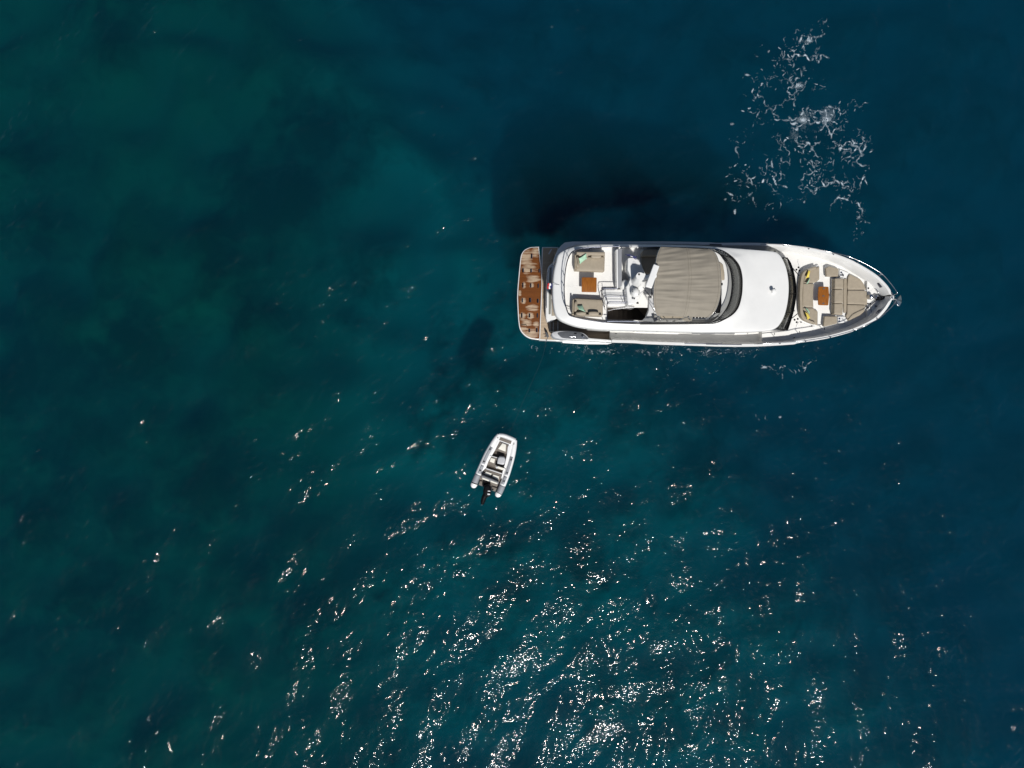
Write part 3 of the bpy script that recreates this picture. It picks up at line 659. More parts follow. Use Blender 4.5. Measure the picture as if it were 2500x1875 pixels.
prism('stair_lid', PP('B', [(380, 1215), (440, 1180), (478, 1080), (490, 900), (535, 905), (545, 1100), (560, 1235), (520, 1240)], 4.3), FLOOR, 4.32, 'pale_grey', yacht, bevel=0.02)
prism('well_coaming', PP('A', [(1325, 1212), (1716, 1216), (1716, 1240), (1325, 1240)], 4.4), FLOOR, 4.42, 'dark_grey', yacht, bevel=0.02)

# bench over the stair head, wet bar, mast pod
bx_ = prism('stair_bench', PP('A', [(1262, 790), (1290, 780), (1600, 780), (1612, 1010), (1340, 1016), (1300, 990)], 4.35), FLOOR, 4.38, 'gelcoat', yacht, bevel=0.03, rnd=0.06)
tube('bench_seam', PP('A', [(1310, 881), (1600, 881)], 4.38), 0.008, 'rail_dark', bx_); tube('bench_seam', PP('A', [(1372, 790), (1374, 1000)], 4.38), 0.003, 'pale_grey', bx_)
wb = prism('wet_bar', PP('A', [(1478, 222), (1530, 205), (1532, 728), (1482, 764)], 4.85), FLOOR, 4.92, 'mid_grey', yacht, bevel=0.02)
prism('wet_bar_front', PP('A', [(1455, 228), (1477, 222), (1481, 764), (1462, 760)], 4.85), FLOOR, 4.90, 'gelcoat', wb, bevel=0.015)
# mast pod
pod2 = prism('mast_pod', PP('G', [(438, 335), (470, 318), (612, 326), (690, 420), (800, 655), (790, 690), (765, 760), (822, 808), (780, 960), (700, 1110), (640, 1200), (560, 1268), (440, 1282), (402, 905), (432, 880), (498, 725), (430, 560)], 5.22), FLOOR, 5.22, 'gelcoat', yacht, bevel=0.05, rnd=0.05)
prism('pod_panel', PP('G', [(570, 521), (695, 523), (694, 535), (571, 533)], 5.23), 5.2, 5.24, 'gelcoat', pod2, bevel=0)
prism('pod_step', PP('G', [(400, 905), (436, 890), (450, 1270), (432, 1280)], 4.9), FLOOR, 4.9, 'gelcoat', pod2, bevel=0.02)
lathe('antenna_dome', P('G', 345, 900, FLOOR), [(0.27, 0), (0.27, .45), (0.25, .6), (0.2, .68), (0.1, .73), (0, .74)], 'gelcoat', yacht, 28)
lathe('dome_button', P('G', 334, 772, 4.83), [(0.03, 0), (0.03, .03), (0, .03)], 'black', yacht, 10)
lathe('satellite_dome', P('G', 575, 1050, 5.2), [(0.20, 0), (0.225, .08), (0.235, .2), (0.225, .32), (0.17, .42), (0.09, .47), (0, .48)], 'gelcoat', yacht, 28)
lathe('cup_recess', P('G', 568, 438, 5.22), [(0.075, 0), (0.075, .02), (0.06, .02), (0.055, .008), (0, .008)], 'pale_grey', pod2, 18)
fa = fillet(PP('G', [(498, 780), (560, 715), (640, 690), (770, 765), (822, 812), (780, 940), (650, 975), (520, 890)], 5.2), 0.1); fb = fillet(PP('G', [(600, 690), (640, 628), (700, 622), (802, 660), (795, 695), (772, 762), (690, 775), (620, 745)], 6.1), 0.05)
loft('mast_fairing', [fa, [a.lerp(b, .45) + (Vector((0, 0, 0.05))) for a, b in zip(fa, fb)], fb], 'gelcoat', yacht, closed=True, cap=True, smooth=50)
lathe('mast_button', P('G', 664, 664, 6.1), [(0.045, 0), (0.045, .03), (0, .03)], 'black', yacht, 12)
mp_ = P('G', 880, 760, 5.0)
tube('radar_mast', [P('G', 740, 720, 5.9), P('G', 800, 720, 6.0), P('G', 920, 715, 6.15)], [0.13, 0.12, 0.12], 'gelcoat', yacht, sides=14)
lathe('radar_gearbox', P('G', 930, 710, 6.08), [(0.2, 0), (0.21, .1), (0.18, .24), (0.08, .28), (0, .28)], 'gelcoat', yacht, 22)
prism('radar_scanner', PP('G', [(965, 452), (1078, 494), (922, 945), (795, 905)], 6.5), 6.36, 6.52, 'gelcoat', yacht, bevel=0.03, rnd=0.03)
prism('glass_shelf', base[22:70] + [v for v in inset(ccw([*base[22:70]]), 0)][:0] + [a + (b - a) * 1.05 for a, b in zip(base[22:70], rim[22:70])][::-1], 4.30, 4.405, 'gelcoat', yacht, bevel=0)
tube('whip_antenna', [P('G', 618, 322, 5.22), P('G', 630, 120, 5.9)], 0.012, 'steel', yacht)
lathe('antenna_tip', P('G', 630, 128, 5.88), [(0.03, 0), (0.03, .12), (0, .13)], 'gelcoat', yacht, 10)
tube('whip_antenna', [P('G', 612, 345, 5.22), P('G', 742, 152, 5.7)], 0.014, 'steel', yacht)
tube('whip_antenna', [P('G', 560, 1165, 5.22), P('G', 548, 1060, 5.5), P('G', 535, 960, 5.85)], 0.012, 'rail_dark', yacht)
tube('wind_vane', [P('G', 548, 1020, 5.6), P('G', 578, 1018, 5.6)], 0.025, 'rail_dark', yacht)
tube('mast_stay', [P('G', 570, 1150, 5.22), P('G', 770, 972, 6.2)], 0.010, 'steel', yacht)
for x, y in ((530, 1155), (548, 1140), (570, 1160)):
    lathe('mast_light', P('G', x, y, 5.22), [(0.028, 0), (0.028, .1), (0.02, .13), (0, .13)], 'dark_grey', yacht, 10)
tube('horn', [P('G', 612, 1245, 5.0), P('G', 655, 1235, 5.03)], [0.035, 0.055], 'black', yacht)
# ---------------------------------------------------------------- rails
ZR = 5.0
def rail(name, pts, r, m='rail_dark', closed=False, n=6): return tube(name, curve(pts, n), r, m, yacht)
ar = PP('A', [(1470, 232)], 4.6) + PP('A', [(1526, 205), (1520, 188), (1470, 181), (1250, 186), (1000, 202), (900, 226), (832, 262), (786, 340), (756, 450), (736, 600), (729, 750), (734, 900), (751, 1020), (786, 1118), (832, 1154), (1000, 1195), (1160, 1222), (1290, 1240), (1318, 1228), (1326, 1190), (1326, 1000), (1345, 960), (1400, 953), (1610, 958)], ZR)
rail('flybridge_rail', ar, 0.022, n=5)
lr = [Vector((v.x, v.y, 0)) for v in ar]
# lower wire of the rail, on the coaming line
mid = PP('A', [(1250, 192), (1000, 208), (900, 232), (837, 268), (791, 345), (761, 455), (741, 600), (734, 750), (739, 900), (756, 1018), (790, 1114), (835, 1150), (1000, 1192), (1290, 1236)], 4.72)
rail('rail_wire', mid, 0.009, n=5)
for top_, foot in (((1250, 186), (1245, 196)), ((1085, 195), (1075, 236)), ((900, 226), (895, 236)), ((786, 340), (800, 345)), ((736, 600), (742, 602)), ((729, 750), (734, 750)), ((734, 900), (738, 900)), ((751, 1020), (756, 1018)), ((786, 1118), (790, 1114)),
                   ((1030, 1200), (1035, 1215)), ((1290, 1240), (1290, 1240)), ((1326, 1100), (1318, 1100)), ((1345, 960), (1340, 968)), ((1560, 956), (1556, 966))):
    tube('stanchion', [P('A', *foot, 4.3), P('A', *top_, ZR)], 0.017, 'rail_dark', yacht)
rail('bench_rail', PP('A', [(1478, 770), (1285, 770), (1255, 785), (1249, 830), (1258, 890), (1280, 980), (1296, 1030)], 4.75), 0.02, n=5)
rail('bench_rail', PP('A', [(1300, 782), (1312, 860), (1326, 930), (1336, 985)], 4.7), 0.014, n=4)
rail('bench_rail', PP('A', [(1265, 918), (1285, 890), (1310, 881), (1600, 880)], 4.7), 0.014, n=4)
rail('bench_rail', PP('A', [(1336, 985), (1370, 972), (1610, 974)], 4.75), 0.014, n=4)
tube('well_rail', PP('A', [(1325, 1228), (1716, 1226)], 4.7) + PP('B', [(360, 1240), (520, 1238)], 4.7), 0.024, 'rail_dark', yacht)
# flag staff wires on the aft deck
tube('stern_staff_stay', [P('A', 565, 632, 4.0), P('A', 660, 718, 4.3)], 0.012, 'rail_dark', yacht)
tube('stern_staff_stay', [P('A', 560, 705, 4.0), P('A', 660, 720, 4.3)], 0.010, 'rail_dark', yacht)
# bow rails
def bow_rail(path, zs, feet):
    tube('bow_rail', curve(path, 6), 0.021, 'steel', yacht)
    for (c, fx, fy, tx, ty) in feet:
        z0 = zg(ppx(c, fx)); p_ = tube('bow_stanchion', [P(c, fx, fy, z0), P(c, tx, ty, z0 + 0.42)], 0.016, 'steel', yacht)
        lathe('stanchion_foot', P(c, fx, fy, z0 + 0.005), [(0.045, 0), (0.045, .02), (0.02, .05), (0, .05)], 'rail_dark', p_, 12)
bow_rail([P('C', 600, 150, 2.42), P('C', 690, 144, 2.7), P('C', 820, 146, 2.86)] + PP('D', [(0, 158), (310, 196), (650, 268)], 2.98) + PP('D', [(840, 312), (1025, 386), (1200, 480), (1345, 573), (1450, 690), (1510, 770), (1548, 832)], 3.28) + [P('D', 1520, 852, 3.15), P('D', 1484, 866, 2.95)], 0,
         [('C', 930, 160, 934, 152), ('D', 310, 212, 312, 196), ('D', 655, 290, 658, 270), ('D', 985, 405, 1025, 386), ('D', 1288, 584, 1340, 571)])
bow_rail([P('C', 520, 1548, 2.42), P('C', 600, 1540, 2.75), P('C', 760, 1532, 2.86), P('C', 1100, 1512, 2.95)] + PP('D', [(270, 1496), (610, 1440), (940, 1352)], 3.02) + PP('D', [(1100, 1285), (1300, 1182), (1440, 1056), (1510, 980), (1540, 930)], 3.28) + [P('D', 1520, 920, 3.15), P('D', 1486, 918, 2.95)], 0,
         [('C', 880, 1534, 880, 1528), ('D', 265, 1502, 265, 1497), ('D', 610, 1446, 610, 1440), ('D', 945, 1352, 945, 1350), ('D', 1265, 1190, 1300, 1182)])
# dark grab rails on the starboard bulwark amidships
for c, x0, x1, y in (('B', 980, 1500, 1537), ('C', 0, 350, 1549)):
    tube('gunwale_rail', [P(c, x0, y, 2.46), P(c, x1, y + 4, 2.5)], 0.02, 'rail_dark', yacht)
prism('gunwale_gate', PP('B', [(1285, 1532), (1445, 1536), (1445, 1556), (1285, 1552)], 2.45), 2.3, 2.46, 'dark_grey', yacht, bevel=0.01)
prism('gunwale_gate', PP('B', [(1335, 143), (1498, 148), (1498, 164), (1335, 160)], 2.45), 2.3, 2.46, 'dark_grey', yacht, bevel=0.01)

# ---------------------------------------------------------------- bimini canopy
lx = curve(PP('B', [(648, 182), (606, 270), (580, 380), (572, 500), (574, 600), (560, 690), (548, 800), (546, 950), (560, 1060), (596, 1150)], 6.2), 8)
rx_ = curve(PP('B', [(1335, 216), (1400, 262), (1445, 345), (1475, 470), (1488, 620), (1490, 740), (1480, 860), (1450, 985), (1395, 1100), (1318, 1172)], 6.2), 8)
NT, NSX = 90, 110
lx = resample(lx, NT); rx_ = resample(rx_, NT); verts = []; faces = []
def canopy_z(s, t):
    z = 5.98 + 0.34 * (1 - abs(2 * t - 1) ** 2.6)
    z += -0.035 * abs(math.sin(2 * math.pi * s)) - 0.05 * s                 # sag between the bows
    return z
for j in range(NT):
    t = j / (NT - 1)
    for i in range(NSX):
        s = i / (NSX - 1); v = lx[j].lerp(rx_[j], s)
        k = (40 - canopy_z(s, t)) / (40 - 6.2); x, y = v.x * k, v.y * k
        taut = 0.35 + abs(math.sin(2 * math.pi * s)) ** 0.7
        skew = (t - 0.62) * (s - 0.5) * 1.1
        f = mnoise.noise(Vector((x * 0.55, (y + skew) * 5.2, 3.1))) + 0.6 * mnoise.noise(Vector((x * 0.9, (y + skew * .6) * 11, 7.7)))
        g = mnoise.noise(Vector((x * 1.7, y * 1.7, 1.3)))
        z = canopy_z(s, t) + 0.030 * f * taut + 0.02 * g
        if abs(s - 0.535) < 0.012: z += 0.012
        verts.append(Vector((x, y, z)))
for j in range(NT - 1):
    for i in range(NSX - 1): faces.append((j * NSX + i, j * NSX + i + 1, (j + 1) * NSX + i + 1, (j + 1) * NSX + i))
cnp = link('bimini_canopy', pydata(verts, faces), 'canvas', yacht, smooth=80)
s_ = cnp.modifiers.new('thickness', 'SOLIDIFY'); s_.thickness = 0.012
def canopy_line(sv, dz): return [verts[j * NSX + int(sv * (NSX - 1))] + Vector((0, 0, dz)) for j in range(NT)]
for sv in (0.0, 0.535, 1.0):
    tube('canopy_bow', canopy_line(sv, -0.03), 0.02, 'steel', cnp)
tube('canopy_hem', canopy_line(0.035, 0.006), 0.007, 'canvas', cnp); tube('canopy_hem', canopy_line(0.965, 0.006), 0.007, 'canvas', cnp); tube('canopy_seam', canopy_line(0.52, 0.008), 0.007, 'canvas', cnp); tube('canopy_seam', canopy_line(0.555, 0.008), 0.006, 'canvas', cnp)
zc = 4.4
for a, b, zt in (((640, 1225), (600, 1150), 5.98), ((760, 1235), (610, 1155), 5.96), ((1080, 1240), (1030, 1160), 5.98), ((1060, 1240), (1040, 1160), 5.98), ((1210, 1225), (1310, 1170), 5.95), ((780, 1240), (1030, 1160), 5.97),
                 ((700, 200), (660, 190), 5.98), ((1100, 205), (1040, 205), 5.98), ((1300, 225), (1325, 218), 5.94)):
    tube('canopy_strut', [P('B', *a, zc), P('B', *b, zt)], 0.017, 'steel', cnp)
for a, b in (((515, 770), (545, 900)), ((520, 770), (515, 890)), ((420, 785), (515, 890))):
    tube('canopy_strut', [P('B', *a, 5.6), P('B', *b, 5.0)], 0.022, 'rail_dark', cnp)
prism('strut_bracket', PP('B', [(550, 1175), (600, 1165), (604, 1215), (570, 1220)], 4.7), 4.4, 4.7, 'rail_dark', cnp, bevel=0.01)
prism('canopy_flap', PP('B', [(975, 1150), (1085, 1150), (1085, 1220), (1040, 1228), (945, 1215)], 4.95), 4.9, 4.92, 'canvas', cnp, bevel=0.003)

# ================================================================== bow lounge (built in)
FD = 1.98
bsf = prism('bow_sofa', curve(PP('D', [(462, 445), (380, 462), (300, 488), (245, 520), (205, 580), (185, 690), (176, 840), (180, 1000), (188, 1110), (220, 1195), (290, 1240), (436, 1288), (440, 1090), (390, 1045), (372, 870), (385, 700), (465, 640)], FD + .15), 3, True), FD, FD + 0.13, 'gelcoat', yacht, bevel=0.03)
bo = PP('D', [(425, 452), (335, 478), (268, 508), (222, 555), (196, 660), (184, 840), (187, 1010), (196, 1120), (230, 1192), (300, 1232), (400, 1268)], FD + .36)
bi = PP('D', [(418, 492), (350, 516), (296, 530), (262, 570), (240, 690), (228, 840), (230, 1010), (240, 1100), (268, 1160), (318, 1200), (405, 1235)], FD + .36)
bo = curve(bo, 6); bi = curve(bi, 6)
prism('back_cushion', bo + bi[::-1], FD + 0.10, FD + 0.37, 'vinyl', bsf, bevel=0.05, seg=4)
for pts in ([(300, 512), (418, 482), (462, 452), (464, 640), (440, 664), (394, 688), (244, 688), (252, 590)], [(232, 696), (388, 696), (377, 790), (373, 880), (380, 1032), (224, 1028)], [(226, 1036), (382, 1040), (398, 1062), (440, 1084), (438, 1284), (310, 1226), (250, 1160)]):
    prism('seat_cushion', PP('D', pts, FD + .22), FD + 0.10, FD + 0.22, 'vinyl', bsf, bevel=0.045, rnd=0.06, seg=4, dome=0.008)
# sun pad with its backrest
sp = prism('sun_pad', PP('D', [(640, 622), (820, 615), (880, 562), (1040, 640), (1090, 710), (1118, 785), (1130, 830), (1128, 1000), (1090, 1090), (1030, 1140), (872, 1222), (825, 1150), (660, 1122), (636, 1080)], FD + .15), FD, FD + 0.13, 'gelcoat', yacht, bevel=0.03, rnd=0.05)
for pts in ([(862, 606), (884, 566), (1040, 642), (1088, 712), (1116, 783), (862, 784), (850, 740)], [(858, 791), (1104, 795), (1134, 830), (1130, 994), (852, 984), (850, 880)], [(850, 991), (1110, 1000), (1090, 1090), (1030, 1140), (872, 1218), (832, 1150), (850, 1108)]):
    prism('pad_cushion', PP('D', pts, FD + .26), FD + 0.10, FD + 0.26, 'vinyl', sp, bevel=0.04, rnd=0.05, seg=4, dome=0.008)
for pts in ([(676, 626), (800, 624), (797, 774), (673, 772)], [(673, 778), (798, 778), (795, 970), (669, 972)], [(669, 976), (795, 972), (786, 1138), (666, 1122)]):
    prism('backrest_cushion', PP('D', pts, FD + .46), FD + 0.1, FD + 0.47, 'vinyl', sp, bevel=0.05, rnd=0.05, seg=4, dome=0.006)
prism('backrest_bolster', PP('D', [(806, 630), (846, 626), (848, 770), (842, 1090), (825, 1112), (800, 1106), (798, 800)], FD + .2), FD + 0.1, FD + 0.2, 'vinyl', sp, bevel=0.03, rnd=0.05)
for pts, tray, cups in (([(548, 480), (600, 450), (736, 490), (730, 604), (556, 602)], [(742, 498), (884, 556), (832, 616), (742, 606)], ((765, 545), (762, 580))),
                        ([(532, 1150), (712, 1156), (712, 1262), (540, 1304), (515, 1290)], [(718, 1160), (818, 1156), (872, 1246), (722, 1254)], ((740, 1190), (738, 1226)))):
    sb_ = prism('side_seat', PP('D', pts, FD + .18), FD, FD + 0.16, 'pale_grey', yacht, bevel=0.03, rnd=0.05)
    prism('seat_cushion', inset(ccw(PP('D', pts, FD + .3)), 0.015), FD + 0.14, FD + 0.30, 'vinyl', sb_, bevel=0.035, rnd=0.05, seg=4)
    tr2 = prism('side_tray', PP('D', tray, FD + .15), FD, FD + 0.15, 'gelcoat', yacht, bevel=0.02, rnd=0.04)
    for x, y in cups:
        lathe('cup_holder', P('D', x, y, FD + 0.15), [(0.055, 0), (0.055, .008), (0.045, .008), (0.042, .002), (0, .002)], 'steel', tr2, 16)
tube('tray_handle', [P('D', 790, 565, FD + .2), P('D', 795, 600, FD + .2)], 0.03, 'rail_dark', yacht)
tube('pad_hinge', [P('D', 670, 1136, FD + .3), P('D', 790, 1146, FD + .3)], 0.02, 'steel', yacht)
# ---------------------------------------------------------------- bow gear
DK = 1.99; DB = 2.21
prism('bow_deck', curve(PP('H', [(452, 480), (640, 560), (800, 680), (950, 840), (1060, 990), (1120, 1100), (1130, 1190), (1040, 1330), (900, 1480), (740, 1600), (600, 1660), (452, 1700)], DB), 3, True), FD, DB, 'nonskid', yacht, bevel=0.01)
wl = lathe('windlass', P('H', 500, 1130, DB), [(0.16, 0), (0.17, .08), (0.15, .16), (0.12, .24), (0.13, .28), (0.08, .32), (0, .33)], 'steel', yacht, 24)
lathe('windlass_drum', P('H', 668, 1135, DB), [(0.10, 0), (0.07, .06), (0.07, .16), (0.1, .2), (0, .22)], 'steel', yacht, 18)
tube('chain', PP('H', [(560, 1150), (640, 1145), (760, 1160), (900, 1160), (1040, 1165)], DB + 0.16), 0.03, 'rail_dark', yacht)
br = prism('bow_roller', PP('H', [(755, 1108), (900, 1104), (1065, 1100), (1090, 1150), (1060, 1230), (1000, 1225), (940, 1205), (760, 1200)], DB + .3), DB, DB + 0.3, 'black', yacht, bevel=0.03, rnd=0.03)
for x in (800, 870, 930, 1000):
    lathe('roller_wheel', P('H', x, 1150, DB + 0.29), [(0.035, 0), (0.035, .04), (0.02, .06), (0, .06)], 'rail_dark', br, 12)
tube('roller_pin', [P('H', 1008, 1210, DB + .34), P('H', 1018, 1245, DB + .34)], 0.025, 'steel', br)
def cleat(c, x0, y0, x1, y1, z, m='steel'):
    a, b = P(c, x0, y0, z + .07), P(c, x1, y1, z + .07); mid_ = (a + b) / 2; d = (b - a)
    o = tube('cleat', curve([a, a + d * .2 + Vector((0, 0, .02)), mid_ + Vector((0, 0, .025)), b - d * .2 + Vector((0, 0, .02)), b], 3), 0.028, m, yacht)
    for f in (.36, .64): lathe('cleat_foot', (a + d * f) - Vector((0, 0, .07)), [(0.035, 0), (0.022, .03), (0.022, .08), (0, .08)], m, o, 10)
cleat('H', 680, 890, 790, 1030, DB); cleat('H', 672, 1380, 735, 1400, DB, 'rail_dark'); cleat('H', 660, 800, 690, 840, DB)
for x, y in ((728, 876), (830, 1280)):
    lathe('bollard', P('H', x, y, DB), [(0.08, 0), (0.05, .04), (0.05, .14), (0.075, .17), (0, .19)], 'steel', yacht, 16)
for pts in ([(758, 722), (790, 718), (884, 832), (862, 852)], [(722, 1590), (820, 1478), (880, 1462), (780, 1592)]):
    z = 2.75; fl_ = prism('fairlead', PP('H', pts, z), 2.3, 2.76, 'rail_dark', yacht, bevel=0.02, rnd=0.03)
for x, y in ((432, 556), (636, 722)): prism('hatch_latch', PP('H', [(x - 16, y + 14), (x + 6, y - 20), (x + 18, y - 12), (x - 4, y + 22)], DB), DB - .02, DB + .03, 'dark_grey', yacht, bevel=0.004)
for x, y in ((470, 874), (462, 1322), (524, 1324)): lathe('deck_fitting', P('H', x, y, DB), [(0.045, 0), (0.045, .02), (0, .02)], 'black', yacht, 12)
tube('boat_hook', PP('H', [(385, 1490), (450, 1440), (560, 1350), (705, 1225)], DB + .06), 0.022, 'rail_dark', yacht)
lathe('boat_hook_clip', P('H', 450, 1442, DB), [(0.05, 0), (0.05, .08), (0, .09)], 'rail_dark', yacht, 10)
tube('deck_line', PP('H', [(530, 1390), (545, 1470), (560, 1560)], DB + .02), 0.012, 'rail_dark', yacht)
tube('bow_partition', [P('H', 875, 955, 2.5), P('H', 1115, 1020, 2.75)], 0.02, 'rail_dark', yacht)
for c, pts in (('H', [(310, 610), (335, 570), (385, 535), (430, 520)]), ('H', [(392, 940), (470, 950), (545, 952), (600, 890), (662, 805), (650, 772)]), ('C', [(1135, 360), (1130, 400), (1155, 470), (1160, 500)]), ('C', [(1098, 1345), (1115, 1280), (1150, 1232), (1176, 1238), (1320, 1295), (1348, 1328)])):
    tube('hatch_seam', PP(c, pts, DB if c == 'H' else DK), 0.007, 'hull_grey', yacht)
for x, y in ((1176, 1240), (1322, 1294)): prism('hinge', PP('C', [(x - 8, y - 8), (x + 8, y - 8), (x + 8, y + 8), (x - 8, y + 8)], DK), DK - .01, DK + .03, 'dark_grey', yacht, bevel=0.004)
for c, a, b in (('C', (806, 1390), (808, 1416)), ('C', (1156, 1366), (1160, 1392)), ('D', (530, 1315), (536, 1345))):
    tube('deck_drain', [P(c, *a, DK + .01), P(c, *b, DK + .01)], 0.014, 'rail_dark', yacht)
lathe('deck_speaker', P('C', 1080, 1465, 1.99), [(0.06, 0), (0.06, .02), (0.03, .03), (0, .03)], 'black', yacht, 14)
lathe('deck_speaker', P('C', 808, 245, 1.99), [(0.06, 0), (0.06, .05), (0.03, .06), (0, .06)], 'dark_grey', yacht, 14)
prism('bow_plate', PP('H', [(1150, 1085), (1200, 1075), (1226, 1130), (1222, 1190), (1190, 1210), (1165, 1200), (1145, 1140)], 2.95), 2.7, 2.95, 'gelcoat', yacht, bevel=0.03, rnd=0.03)
tube('bow_bracket', [P('H', 1195, 1210, 2.85), P('H', 1290, 1195, 3.0)], 0.025, 'steel', yacht)
tube('bow_light', [P('H', 1150, 990, 2.95), P('H', 1190, 1075, 3.0)], 0.03, 'steel', yacht)

# anchor hanging from the bow roller
an_z = 2.35
anc = thing('anchor', P('H', 1330, 1240, an_z - 0.3), 'polished steel plough anchor stowed at the tip of the bow', 'anchor')
pl = PP('H', [(1390, 1072), (1420, 1120), (1448, 1200), (1440, 1265), (1370, 1395), (1318, 1408), (1255, 1330), (1192, 1262), (1298, 1208), (1248, 1150)], an_z)
hz = [0.05, 0.02, 0.0, 0.0, 0.02, 0.04, 0.02, -0.05, 0.20, -0.02]
ridge = P('H', 1300, 1215, an_z + .22); tip = P('H', 1440, 1222, an_z + .16)
vs_ = [v + Vector((0, 0, h)) for v, h in zip(pl, hz)] + [ridge, tip, P('H', 1330, 1240, an_z - .2)]
fs_ = [(10, 9, 0), (10, 0, 1), (10, 1, 11), (11, 1, 2), (11, 2, 3), (10, 11, 3), (10, 3, 4), (10, 4, 5), (10, 5, 6), (10, 6, 7), (10, 7, 8), (10, 8, 9)] + [(12, (i + 1) % 10, i) for i in range(10)]
link('fluke', pydata(vs_, fs_), 'steel', anc, smooth=15)
tube('shank', [P('H', 1195, 1200, 2.7), P('H', 1260, 1205, 2.72), P('H', 1340, 1215, 2.6), P('H', 1420, 1222, 2.5)], [0.04, 0.045, 0.04, 0.025], 'steel', anc, sides=8)
tube('roll_bar', [P('H', 1240, 1310, an_z + .06), P('H', 1300, 1350, an_z + .12), P('H', 1352, 1385, an_z + .08)], 0.022, 'steel', anc)

# ================================================================== loose furniture and cushions
def sofa(label, out, seat, backs, arms, zf, zs):
    q = sum((P('A', *p, zf) for p in out), Vector()) / len(out)
    t = thing('sofa', (q.x, q.y, zf), label, 'sofa', 'flybridge sofas')
    prism('base', PP('A', out, zf + .2), zf + 0.004, zf + 0.24, 'vinyl', t, bevel=0.03, rnd=0.04)
    prism('seat_cushion', PP('A', seat, zs), zf + 0.22, zs, 'vinyl', t, bevel=0.06, rnd=0.07, seg=5, dome=0.012)
    for kind, pts, z0, z1 in arms: prism(kind, PP('A', pts, z1), z0, z1, 'vinyl', t, bevel=0.05, rnd=0.05, seg=4)
    for pts, z0, z1 in backs: prism('back_cushion', PP('A', pts, z1), z0, z1, 'vinyl', t, bevel=0.07, seg=5, crv=4)
    return t
F = FLOOR
sofa('beige sofa farther from the stair well on the upper deck',
     [(872, 290), (905, 256), (1298, 262), (1290, 530), (868, 524)], [(895, 330), (1290, 322), (1288, 536), (888, 520)],
     [([(935, 262), (1000, 250), (1060, 258), (1072, 290), (1060, 318), (1000, 322), (940, 312), (928, 285)], F + .4, F + .72), ([(1118, 266), (1190, 258), (1240, 268), (1250, 300), (1242, 338), (1180, 346), (1115, 338), (1106, 304)], F + .4, F + .70), ([(892, 350), (915, 318), (936, 330), (932, 400), (938, 455), (915, 472), (892, 440)], F + .4, F + .66)],
     [('backrest', [(900, 252), (1300, 256), (1296, 300), (903, 292)], F + .2, F + .74), ('armrest', [(876, 292), (898, 292), (894, 498), (872, 500)], F + .2, F + .62)], F, F + .47)
sofa('beige sofa beside the stair well, its back to the lower rail',
     [(848, 915), (900, 900), (1270, 925), (1268, 1146), (836, 1142)], [(872, 905), (1268, 925), (1262, 1140), (868, 1100)],
     [([(900, 1098), (960, 1090), (1030, 1096), (1036, 1120), (1020, 1136), (920, 1136), (896, 1120)], F + .4, F + .72), ([(1078, 1092), (1140, 1086), (1208, 1094), (1216, 1118), (1200, 1140), (1090, 1140), (1072, 1120)], F + .4, F + .74), ([(868, 985), (885, 948), (908, 948), (915, 985), (908, 1070), (885, 1088), (866, 1070)], F + .4, F + .66)],
     [('backrest', [(880, 1122), (1260, 1132), (1258, 1154), (878, 1144)], F + .2, F + .70), ('armrest', [(846, 918), (868, 912), (862, 1120), (838, 1122)], F + .2, F + .62)], F, F + .47)
def table(label, c, pts, z, zf, hinges=()):
    q = sum((P(c, *p, zf) for p in pts), Vector()) / len(pts); q.z = zf
    t = thing('table', q, label, 'table')
    tp = prism('table_top', PP(c, pts, z), z - 0.045, z, 'varnish', t, bevel=0.012, rnd=0.06)
    lathe('pedestal', q + Vector((0, 0, .005)), [(0.17, 0), (0.17, .02), (0.05, .04), (0.045, z - zf - .08), (0.12, z - zf - .051), (0, z - zf - .051)], 'steel', t, 18)
    for x, y in hinges: prism('hinge', PP(c, [(x - 14, y - 8), (x + 14, y - 8), (x + 14, y + 8), (x - 14, y + 8)], z), z - .01, z + .006, 'dark_grey', tp, bevel=0.002)
table('square varnished wooden table between the two sofas of the upper deck', 'A', [(974, 611), (1184, 614), (1182, 822), (972, 818)], F + .58, F)
table('folding varnished wooden table with three hinges in the bow lounge', 'D', [(450, 740), (590, 743), (598, 870), (586, 1005), (446, 1000), (440, 870)], FD + .50, FD, ((522, 768), (516, 872), (516, 975)))

def pillow(label, c, corners, z, m, thick=0.07, tilt=0.0, group=None, tdir=(0, 1)):
    """soft square cushion through four corner points, bulging, one edge raised by tilt"""
    cs = PP(c, corners, z); n = 13; verts = []; faces = []
    mid_ = sum(cs, Vector()) / 4
    for side in (1, -1):
        for j in range(n):
            for i in range(n):
                u, v = i / (n - 1), j / (n - 1)
                a = cs[0].lerp(cs[1], u); b = cs[3].lerp(cs[2], u); p_ = a.lerp(b, v)
                e = (1 - abs(2 * u - 1) ** 2.4) * (1 - abs(2 * v - 1) ** 2.4)
                pull = 0.10 * ((1 - (2 * u - 1) ** 2) * abs(2 * v - 1) ** 2 + (1 - (2 * v - 1) ** 2) * abs(2 * u - 1) ** 2)
                p_ = p_.lerp(mid_, pull)
                w = tdir[0] * u + tdir[1] * v if (tdir[0] + tdir[1]) > 0 else 1 + tdir[0] * u + tdir[1] * v
                verts.append(p_ + Vector((0, 0, tilt * w + side * thick * math.sqrt(max(e, 0)) + 0.008 * mnoise.noise(p_ * 9))))
        o = 0 if side == 1 else n * n
        for j in range(n - 1):
            for i in range(n - 1): faces.append((o + j * n + i, o + j * n + i + 1, o + (j + 1) * n + i + 1, o + (j + 1) * n + i))
    ob = link('throw_pillow', pydata(verts, faces), m, None, smooth=80)
    return tag(ob, label, 'pillow', group)
pillow('mint green pillow leaning in the corner of the port sofa on the upper deck', 'A', [(925, 360), (1032, 288), (1048, 352), (946, 432)], F + .60, 'mint', 0.06, 0.22, 'mint pillows', (0, -1))
